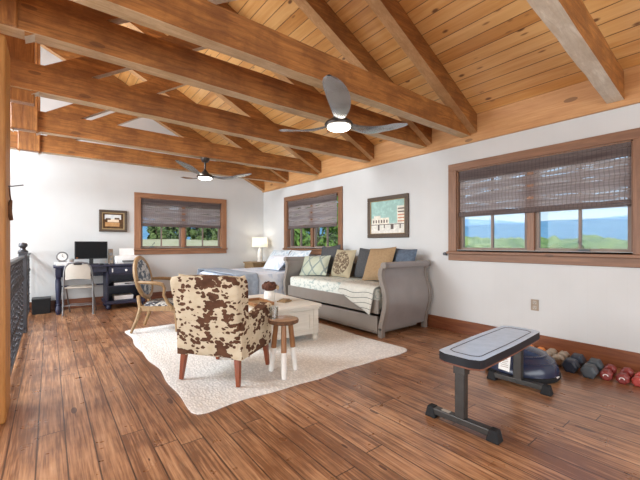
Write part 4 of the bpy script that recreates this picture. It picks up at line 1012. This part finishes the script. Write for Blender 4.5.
# ------------------------------------------------------------------ framed pictures
def picture_right():
    r = thing('framed_picture', 'dark framed picture of pale buildings under a teal sky above the daybed', 'picture', (XW, 3.50, 1.53))
    hw, hh, f = 0.40, 0.318, 0.062
    def B(mb, y0, y1, z0, z1, x0, x1): return mb.box2((-x1, y0, z0), (-x0, y1, z1))
    mb = MB()
    for a in ((-hw, hw, hh-f, hh), (-hw, hw, -hh, -hh+f), (-hw, -hw+f, -hh+f, hh-f), (hw-f, hw, -hh+f, hh-f)): B(mb, *a, 0.002, 0.035)
    mb.bevel(0.008, 2); fr = mb.build('frame', M['darkframe'], r)
    mb = MB(); q = 0.008; i, j = hw-f, hh-f
    for a in ((-i, i, j-q, j), (-i, i, -j, -j+q), (-i, -i+q, -j+q, j-q), (i-q, i, -j+q, j-q)): B(mb, *a, 0.01, 0.028)
    mb.build('inner_edge', M['gilt'], fr)
    cs = {'sky': (0.33, 0.50, 0.46), 'ground': (0.66, 0.65, 0.60), 'bld': (0.70, 0.67, 0.58), 'dark': (0.12, 0.10, 0.09), 'red': (0.50, 0.24, 0.15)}
    mats = [blotch_mat('painted_'+k, c, dark(c, 1.25), 18, 0.55, 0.1) for k, c in cs.items()]
    mb = MB(); B(mb, -i, i, -j, j, 0.004, 0.012)
    # the viewer sees y decreasing to the right
    def P(u0, u1, v0, v1, m, d=0.0125):
        mb.mi = m; B(mb, i-2*i*u1, i-2*i*u0, -j+2*j*v0, -j+2*j*v1, 0.012, d)
    P(0, 1, 0, 0.30, 1, 0.0128)
    P(0.03, 0.55, 0.27, 0.48, 2, 0.0132); P(0.10, 0.30, 0.48, 0.55, 2, 0.0132)
    P(0.78, 1.0, 0.30, 0.80, 2, 0.0132)
    for k in range(5): P(0.80, 0.98, 0.34+0.09*k, 0.375+0.09*k, 4 if k < 3 else 3, 0.0136)
    for k in range(6): P(0.07+0.08*k, 0.11+0.08*k, 0.33, 0.42, 3, 0.0136)
    P(0, 1, 0.265, 0.285, 3, 0.0138); P(0.22, 0.27, 0.10, 0.27, 3, 0.0138); P(0.60, 0.68, 0.13, 0.27, 3, 0.0138); P(0.40, 0.43, 0.17, 0.27, 3, 0.0138); P(0.85, 0.88, 0.15, 0.27, 3, 0.0138)
    mb.build('canvas', mats, r)
def picture_back():
    r = thing('framed_picture', 'small dark framed landscape hanging on the far wall above the monitor', 'picture', (0.93, YB, 1.54))
    hw, hh, f = 0.225, 0.20, 0.045
    def B(mb, x0, x1, z0, z1, d0, d1): return mb.box2((x0, -d1, z0), (x1, -d0, z1))
    mb = MB()
    for a in ((-hw, hw, hh-f, hh), (-hw, hw, -hh, -hh+f), (-hw, -hw+f, -hh+f, hh-f), (hw-f, hw, -hh+f, hh-f)): B(mb, *a, 0.002, 0.035)
    mb.bevel(0.008, 2); fr = mb.build('frame', M['darkframe'], r)
    i, j, q = hw-f, hh-f, 0.018; mb = MB()
    for a in ((-i, i, j-q, j), (-i, i, -j, -j+q), (-i, -i+q, -j+q, j-q), (i-q, i, -j+q, j-q)): B(mb, *a, 0.008, 0.022)
    mb.build('liner', M['gilt'], fr)
    mats = [blotch_mat('landscape_sky', (0.55, 0.60, 0.62), (0.75, 0.74, 0.70), 14, 0.5, 0.2), blotch_mat('landscape_field', (0.42, 0.22, 0.09), (0.55, 0.33, 0.15), 18, 0.5, 0.2), blotch_mat('landscape_wood', (0.06, 0.035, 0.02), (0.14, 0.07, 0.03), 18, 0.5, 0.2), blotch_mat('landscape_cloud', (0.80, 0.70, 0.55), (0.7, 0.55, 0.4), 18, 0.5, 0.2)]
    mb = MB(); mb.mi = 2; B(mb, -i, i, -j, j, 0.004, 0.010)
    mb.mi = 0; B(mb, -0.135, 0.125, 0.03, 0.115, 0.010, 0.0105); mb.mi = 3; B(mb, -0.09, 0.09, -0.02, 0.035, 0.010, 0.0108); mb.mi = 1; B(mb, -0.13, 0.10, -0.10, -0.025, 0.010, 0.0106); mb.mi = 2; B(mb, -0.12, -0.04, 0.02, 0.05, 0.010, 0.0111); B(mb, 0.02, 0.10, 0.03, 0.06, 0.010, 0.0111)
    mb.build('canvas', mats, r)
picture_right(); picture_back()
ol = thing('wall_outlet', 'grey-beige electrical outlet low on the right wall behind the bench', 'outlet', (XW, 1.474, 0.47))
mb = MB(); mb.box((-0.004, 0, 0), (0.008, 0.075, 0.118), bev=0.002); mb.build('cover_plate', M['outlet'] if 'outlet' in M else M['hextan'], ol)
for z in (-0.026, 0.026):
    mb = MB(); mb.box((-0.009, 0, z), (0.004, 0.034, 0.036), bev=0.004); sk = mb.build('receptacle', M['beige'], ol)
    mb = MB(); mb.box((-0.0112, -0.007, z+0.004), (0.001, 0.003, 0.011)); mb.box((-0.0112, 0.007, z+0.004), (0.001, 0.003, 0.011)); mb.box((-0.0112, 0, z-0.010), (0.001, 0.005, 0.005)); mb.build('slots', M['black'], sk)

# ------------------------------------------------------------------ workout bench
be = thing('workout_bench', 'flat workout bench with grey-blue pad and black steel frame, foreground right', 'bench', (2.455, 1.15, 0), R(3.0))
PXa, PXb = -0.535, 0.54
def padf(x, hw, z0, z1): pass
out = []
for k in range(41):
    t_ = k/40; x = PXa+(PXb-PXa)*t_
    hw = 0.142-0.008*math.cos(t_*PI*2)*0.5
    e = min(t_, 1-t_)*(PXb-PXa)
    if e < 0.06: hw -= 0.06-math.sqrt(max(0, 0.06**2-(0.06-e)**2))
    out.append((x, hw))
poly = [(x, h_) for x, h_ in out]+[(x, -h_) for x, h_ in out[::-1]]
mb = MB(); mb.prism(poly, lambda u, v, t_: Vector((u, v, t_)), 0.395, 0.445); mb.bevel(0.010, 3)
mb.mi = 1
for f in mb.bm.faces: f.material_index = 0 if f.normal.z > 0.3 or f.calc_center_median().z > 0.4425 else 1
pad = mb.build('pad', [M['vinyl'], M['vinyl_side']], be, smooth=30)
poly2 = [(x*0.985, h_*0.97) for x, h_ in poly]
mb = MB(); mb.prism(poly2, lambda u, v, t_: Vector((u, v, t_)), 0.382, 0.396); mb.build('pad_board', M['ply'], pad)
mb = MB()
ins = [(x*0.86, h_*0.70) for x, h_ in poly]; mb.tube([(x, h_, 0.4448) for x, h_ in ins]+[(ins[0][0], ins[0][1], 0.4448)], 0.0028, 5); mb.build('stitching', M['vinyl_side'], pad, smooth=True)
mb = MB(); mb.box((0, 0, 0.355), (0.90, 0.045, 0.045), bev=0.004); mb.build('spine_tube', M['benchsteel'], be)
for sx in (-0.475, 0.45):
    mb = MB(); mb.box((sx, 0, 0.195), (0.05, 0.062, 0.30), bev=0.005); mb.box((sx, 0, 0.355), (0.064, 0.075, 0.054), bev=0.004); mb.build('upright', M['benchsteel'], be)
    mb = MB(); mb.box((sx, 0, 0.043), (0.052, 0.37, 0.04), bev=0.005); mb.tube([(sx-0.028, 0.018, 0.045), (sx+0.028, 0.018, 0.045)], 0.008, 8); bar = mb.build('foot_bar', M['benchsteel'], be)
    for sy in (-1, 1):
        mb = MB(); mb.box((sx, sy*0.195, 0.034), (0.076, 0.075, 0.068), bev=0.008, taper=(0.72, 0.62)); mb.build('end_cap', M['rubber'], bar)
mb = MB(); mb.box((-0.475, 0.10, 0.0636), (0.030, 0.055, 0.001)); mb.build('sticker', M['beige'], be)
wl_ = MB(); wl_.box((0.40, 0.083, 0.178), (0.002, 0.082, 0.130), Matrix.Rotation(R(5), 3, 'X')); wl_.tube([(0.415, 0.028, 0.31), (0.40, 0.07, 0.24)], 0.002, 5); wt = wl_.build('warning_tag', M['paper'], be)
mb = MB()
for k in range(6): mb.box((0.3985, 0.083, 0.218-0.015*k), (0.001, 0.055 if k % 3 else 0.035, 0.004))
mb.build('print_line', M['hextan'], wt)

# ------------------------------------------------------------------ balance ball trainer
bo = thing('balance_trainer', 'navy half-dome balance trainer on the floor behind the bench', 'balance ball', (3.235, 1.283, 0)); bo.scale = (0.95, 0.95, 1.0)
mb = MB(); mb.lathe([(0.0, 0.0), (0.27, 0.0), (0.292, 0.008), (0.302, 0.028), (0.300, 0.045), (0.285, 0.055), (0.0, 0.055)], n=48); mb.build('platform', M['rubber'], bo, smooth=True)
mb = MB(); mb.lathe([(0.292, 0.05)]+[(0.292*math.cos(a), 0.05+0.185*math.sin(a)) for a in [R(6*k) for k in range(1, 15)]]+[(0.0, 0.235)], n=48)
for rr, zz in ((0.255, 0.142), (0.20, 0.188)):
    mb.lathe([(rr+0.004, zz-0.004), (rr+0.005, zz), (rr, zz+0.006)], n=48)
mb.build('dome', M['ball'], bo, smooth=True)
mb = MB(); mb.box((-0.02, -0.2965, 0.047), (0.05, 0.012, 0.006), Matrix.Rotation(0.0, 3, 'Z')); mb.build('rim_mark', M['white'], bo)

# ------------------------------------------------------------------ dumbbells
def dumbbell(loc, r, length, hl, mat, label, hexa=True, rz=0.0, mark=False):
    t_ = thing('dumbbell', label, 'dumbbell', loc, rz, 'dumbbells along the wall')
    n = 6 if hexa else 8
    ax = Matrix.Rotation(PI/2, 3, 'Y') @ Matrix.Rotation(R(0 if hexa else 22.5), 3, 'Z')
    zc = r*math.cos(PI/n)
    ax = Matrix.Rotation(PI/2, 3, 'Y') @ Matrix.Rotation(PI/n, 3, 'Z')
    mb = MB(); mb.lathe([(0.016, -length/2+hl), (0.018, 0), (0.016, length/2-hl)], (0, 0, zc), 12, ax); mb.build('handle', M['steel'] if hexa else mat, t_, smooth=True)
    for s in (-1, 1):
        a, b_ = (s*length/2, s*(length/2-hl))
        lo, hi = min(a, b_), max(a, b_)
        mb = MB(); mb.lathe([(r*0.62, lo), (r*0.90, lo+0.006), (r, lo+0.018), (r, hi-0.018), (r*0.90, hi-0.006), (r*0.62, hi)], (0, 0, zc), n, ax)
        hd = mb.build('head', mat, t_, smooth=20)
        if mark and s < 0:
            mb = MB(); mb.tube([(-length/2-0.001, r*0.35*math.cos(q), zc+r*0.30*math.sin(q)) for q in [R(-20+28*k) for k in range(8)]], r*0.09, 6)
            mb.build('weight_mark', M['white'], hd, smooth=True)
    return t_
dumbbell((3.83, 1.465, 0), 0.045, 0.19, 0.065, M['hexorange'], 'orange dumbbell at the far end of the row along the wall', False)
dumbbell((3.82, 1.355, 0), 0.045, 0.19, 0.065, M['hexorange'], 'orange dumbbell beside the first beige dumbbell', False)
dumbbell((3.80, 1.255, 0), 0.050, 0.22, 0.075, M['hextan'], 'beige dumbbell next to the orange pair by the wall', False)
dumbbell((3.77, 1.150, 0), 0.052, 0.24, 0.08, M['hextan'], 'beige dumbbell next to the navy hex dumbbell', False)
dumbbell((3.70, 1.025, 0), 0.063, 0.31, 0.105, M['hexnavy'], 'navy-black hex dumbbell beside the grey one', True, R(2))
dumbbell((3.67, 0.888, 0), 0.061, 0.31, 0.105, M['hexgrey'], 'slate grey hex dumbbell beside the dark red ones', True, R(3))
dumbbell((3.70, 0.785, 0), 0.0445, 0.26, 0.080, M['hexred'], 'dark red dumbbell next to the grey hex dumbbell', False, R(4), True)
dumbbell((3.71, 0.680, 0), 0.0445, 0.26, 0.080, M['hexred'], 'dark red dumbbell next to the coral pair', False, R(2), True)
dumbbell((3.72, 0.595, 0), 0.039, 0.21, 0.070, M['hexpink'], 'coral red dumbbell next to the dark red ones', False, R(2))
dumbbell((3.70, 0.508, 0), 0.039, 0.21, 0.070, M['hexpink'], 'coral red dumbbell cut by the right edge of the photo', False, R(2))

# ------------------------------------------------------------------ outside
struct(MB().box2((-150, 30, -4.6), (250, 260, -4.5)).build('ground_valley', M['canopy']))
struct(MB().box2((-60, -60, -2.9), (60, 60, -2.62)).build('ground_yard', M['grass']))
def hill(name, label, r0, hbase, hamp, mat, sc, seed, depth):
    def f(s, t_):
        a = R(-25+135*s); rr = r0+depth*t_
        n = noise.fractal(Vector((s*sc+seed, seed*1.7, t_*0.6)), 0.9, 2.0, 4)
        h_ = (hbase+hamp*n)*math.sin(PI*min(1, t_*1.0+0.0)*0.5) if t_ < 1 else hbase+hamp*n
        rough = 0.09*hbase*noise.fractal(Vector((s*sc*9, t_*8, seed)), 0.9, 2.0, 3)
        return Vector((rr*math.cos(a), rr*math.sin(a), -12+h_+rough))
    mb = MB(); mb.grid(f, 160, 24); o = mb.build(name, mat, None, smooth=60); tag(o, label, 'mountain'); return o
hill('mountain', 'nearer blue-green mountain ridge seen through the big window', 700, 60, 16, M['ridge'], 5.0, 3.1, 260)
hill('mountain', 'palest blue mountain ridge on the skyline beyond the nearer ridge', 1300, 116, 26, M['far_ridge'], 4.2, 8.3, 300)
# rolling forest canopy beyond the yard
mb = MB()
def forest(s, t_):
    a = R(-30+95*s); rr = 46+170*t_**1.6
    n = noise.noise(Vector((rr*math.cos(a)*0.28, rr*math.sin(a)*0.28, 1.0)))*1.0+noise.noise(Vector((rr*math.cos(a)*0.09, rr*math.sin(a)*0.09, 5)))*1.2+noise.noise(Vector((rr*math.cos(a)*0.9, rr*math.sin(a)*0.9, 7)))*0.55
    return Vector((rr*math.cos(a), rr*math.sin(a), (0.95+n*1.0+0.005*(rr-46)) if t_ > 0 else -3.0))
mb.grid(forest, 420, 80)
tag(mb.build('forest', M['canopy'], None, smooth=60), 'green treetops of the wooded valley seen through the big window', 'forest', kind='stuff')
def tree(x, y, z, h_, rad, mat, label, seed, n=900, leaf=0.11, low=0.30):
    random.seed(seed); r = thing('tree', label, 'tree', (x, y, z), random.uniform(0, 6), 'trees outside the windows')
    mb = MB(); mb.tube([(0, 0, 0), (0.05*h_*0.3, 0, h_*0.35), (0, 0.02*h_, h_*0.8)], [0.06+rad*0.05, 0.05+rad*0.035, 0.02], 8)
    for k in range(5):
        a = random.uniform(0, 6.28); mb.tube([(0, 0, h_*(0.35+0.08*k)), (math.cos(a)*rad*0.6, math.sin(a)*rad*0.6, h_*(0.5+0.08*k))], [0.04, 0.012], 6)
    mb.build('trunk', M['trunk'], r, smooth=True)
    mb = MB(); cl = [(Vector((random.gauss(0, 0.42)*rad, random.gauss(0, 0.42)*rad, h_*random.uniform(low, 0.97))), rad*random.uniform(0.28, 0.5)) for _ in range(16)]
    for k in range(n):
        c, cr = random.choice(cl); d = Vector((random.gauss(0, 1), random.gauss(0, 1), random.gauss(0, 1))).normalized()
        p = c+d*cr*random.uniform(0.5, 1.0); q = d.to_track_quat('Z', 'Y').to_matrix() @ Matrix.Rotation(random.uniform(-0.9, 0.9), 3, 'X') @ Matrix.Rotation(random.uniform(0, 3), 3, 'Z')
        l = leaf*random.uniform(0.7, 1.4)
        vs_ = [mb.bm.verts.new(p+q @ Vector(v)) for v in ((-l, 0, 0), (0, -l*0.45, l*0.15), (l, 0, 0), (0, l*0.45, l*0.15))]
        mb.bm.faces.new(vs_)
    mb.build('foliage', mat, r)
    return r
# trees outside the daybed window (seen towards +x +y)
tree(6.9, 10.0, -2.62, 5.4, 1.5, M['leaf'], 'nearest leafy green tree outside the daybed window, in its left pane', 11, 2600, 0.13)
tree(10.0, 12.2, -2.62, 6.0, 1.6, M['leaf'], 'leafy green tree outside the daybed window, in its right pane', 12, 2600, 0.13)
tree(14.5, 18.5, -2.62, 8.0, 3.0, M['leaf_dark'], 'darker tree further back outside the daybed window', 13, 2600, 0.2)
# grassy bank and shrubs outside the far wall window
def bank(s, t_):
    x = -20+44*s; y = 11+14*t_
    return Vector((x, y, -2.6+4.0*min(1.0, t_*1.15)**0.8+0.12*noise.noise(Vector((x*0.4, y*0.4, 0)))))
struct(MB().grid(bank, 60, 30).build('ground_bank', M['grass'], None, smooth=True))
for k, (x, lb) in enumerate([(3.4, 'leafy shrub at the left end of the hedge outside the far window'), (5.5, 'leafy shrub second from the left in the hedge outside the far window'), (7.6, 'leafy shrub in the middle of the hedge outside the far window'), (9.7, 'leafy shrub second from the right in the hedge outside the far window'), (11.8, 'leafy shrub at the right end of the hedge outside the far window')]):
    tree(x*1.2-1.0, 24.4+0.3*(k % 2), 1.2, 2.9, 0.92, M['leaf_dark'], lb, 21+k, 3000, 0.18, low=0.04)
for k, (x, lb) in enumerate([(4.0, 'taller leafy tree behind the left end of the hedge outside the far window'), (7.3, 'taller leafy tree behind the middle left of the hedge outside the far window'), (10.6, 'taller leafy tree behind the middle right of the hedge outside the far window'), (13.9, 'taller leafy tree behind the right end of the hedge outside the far window')]):
    tree(x, 29.5, 1.2, 5.0, 1.45, M['leaf_dark'], lb, 41+k, 3600, 0.24, low=0.02)
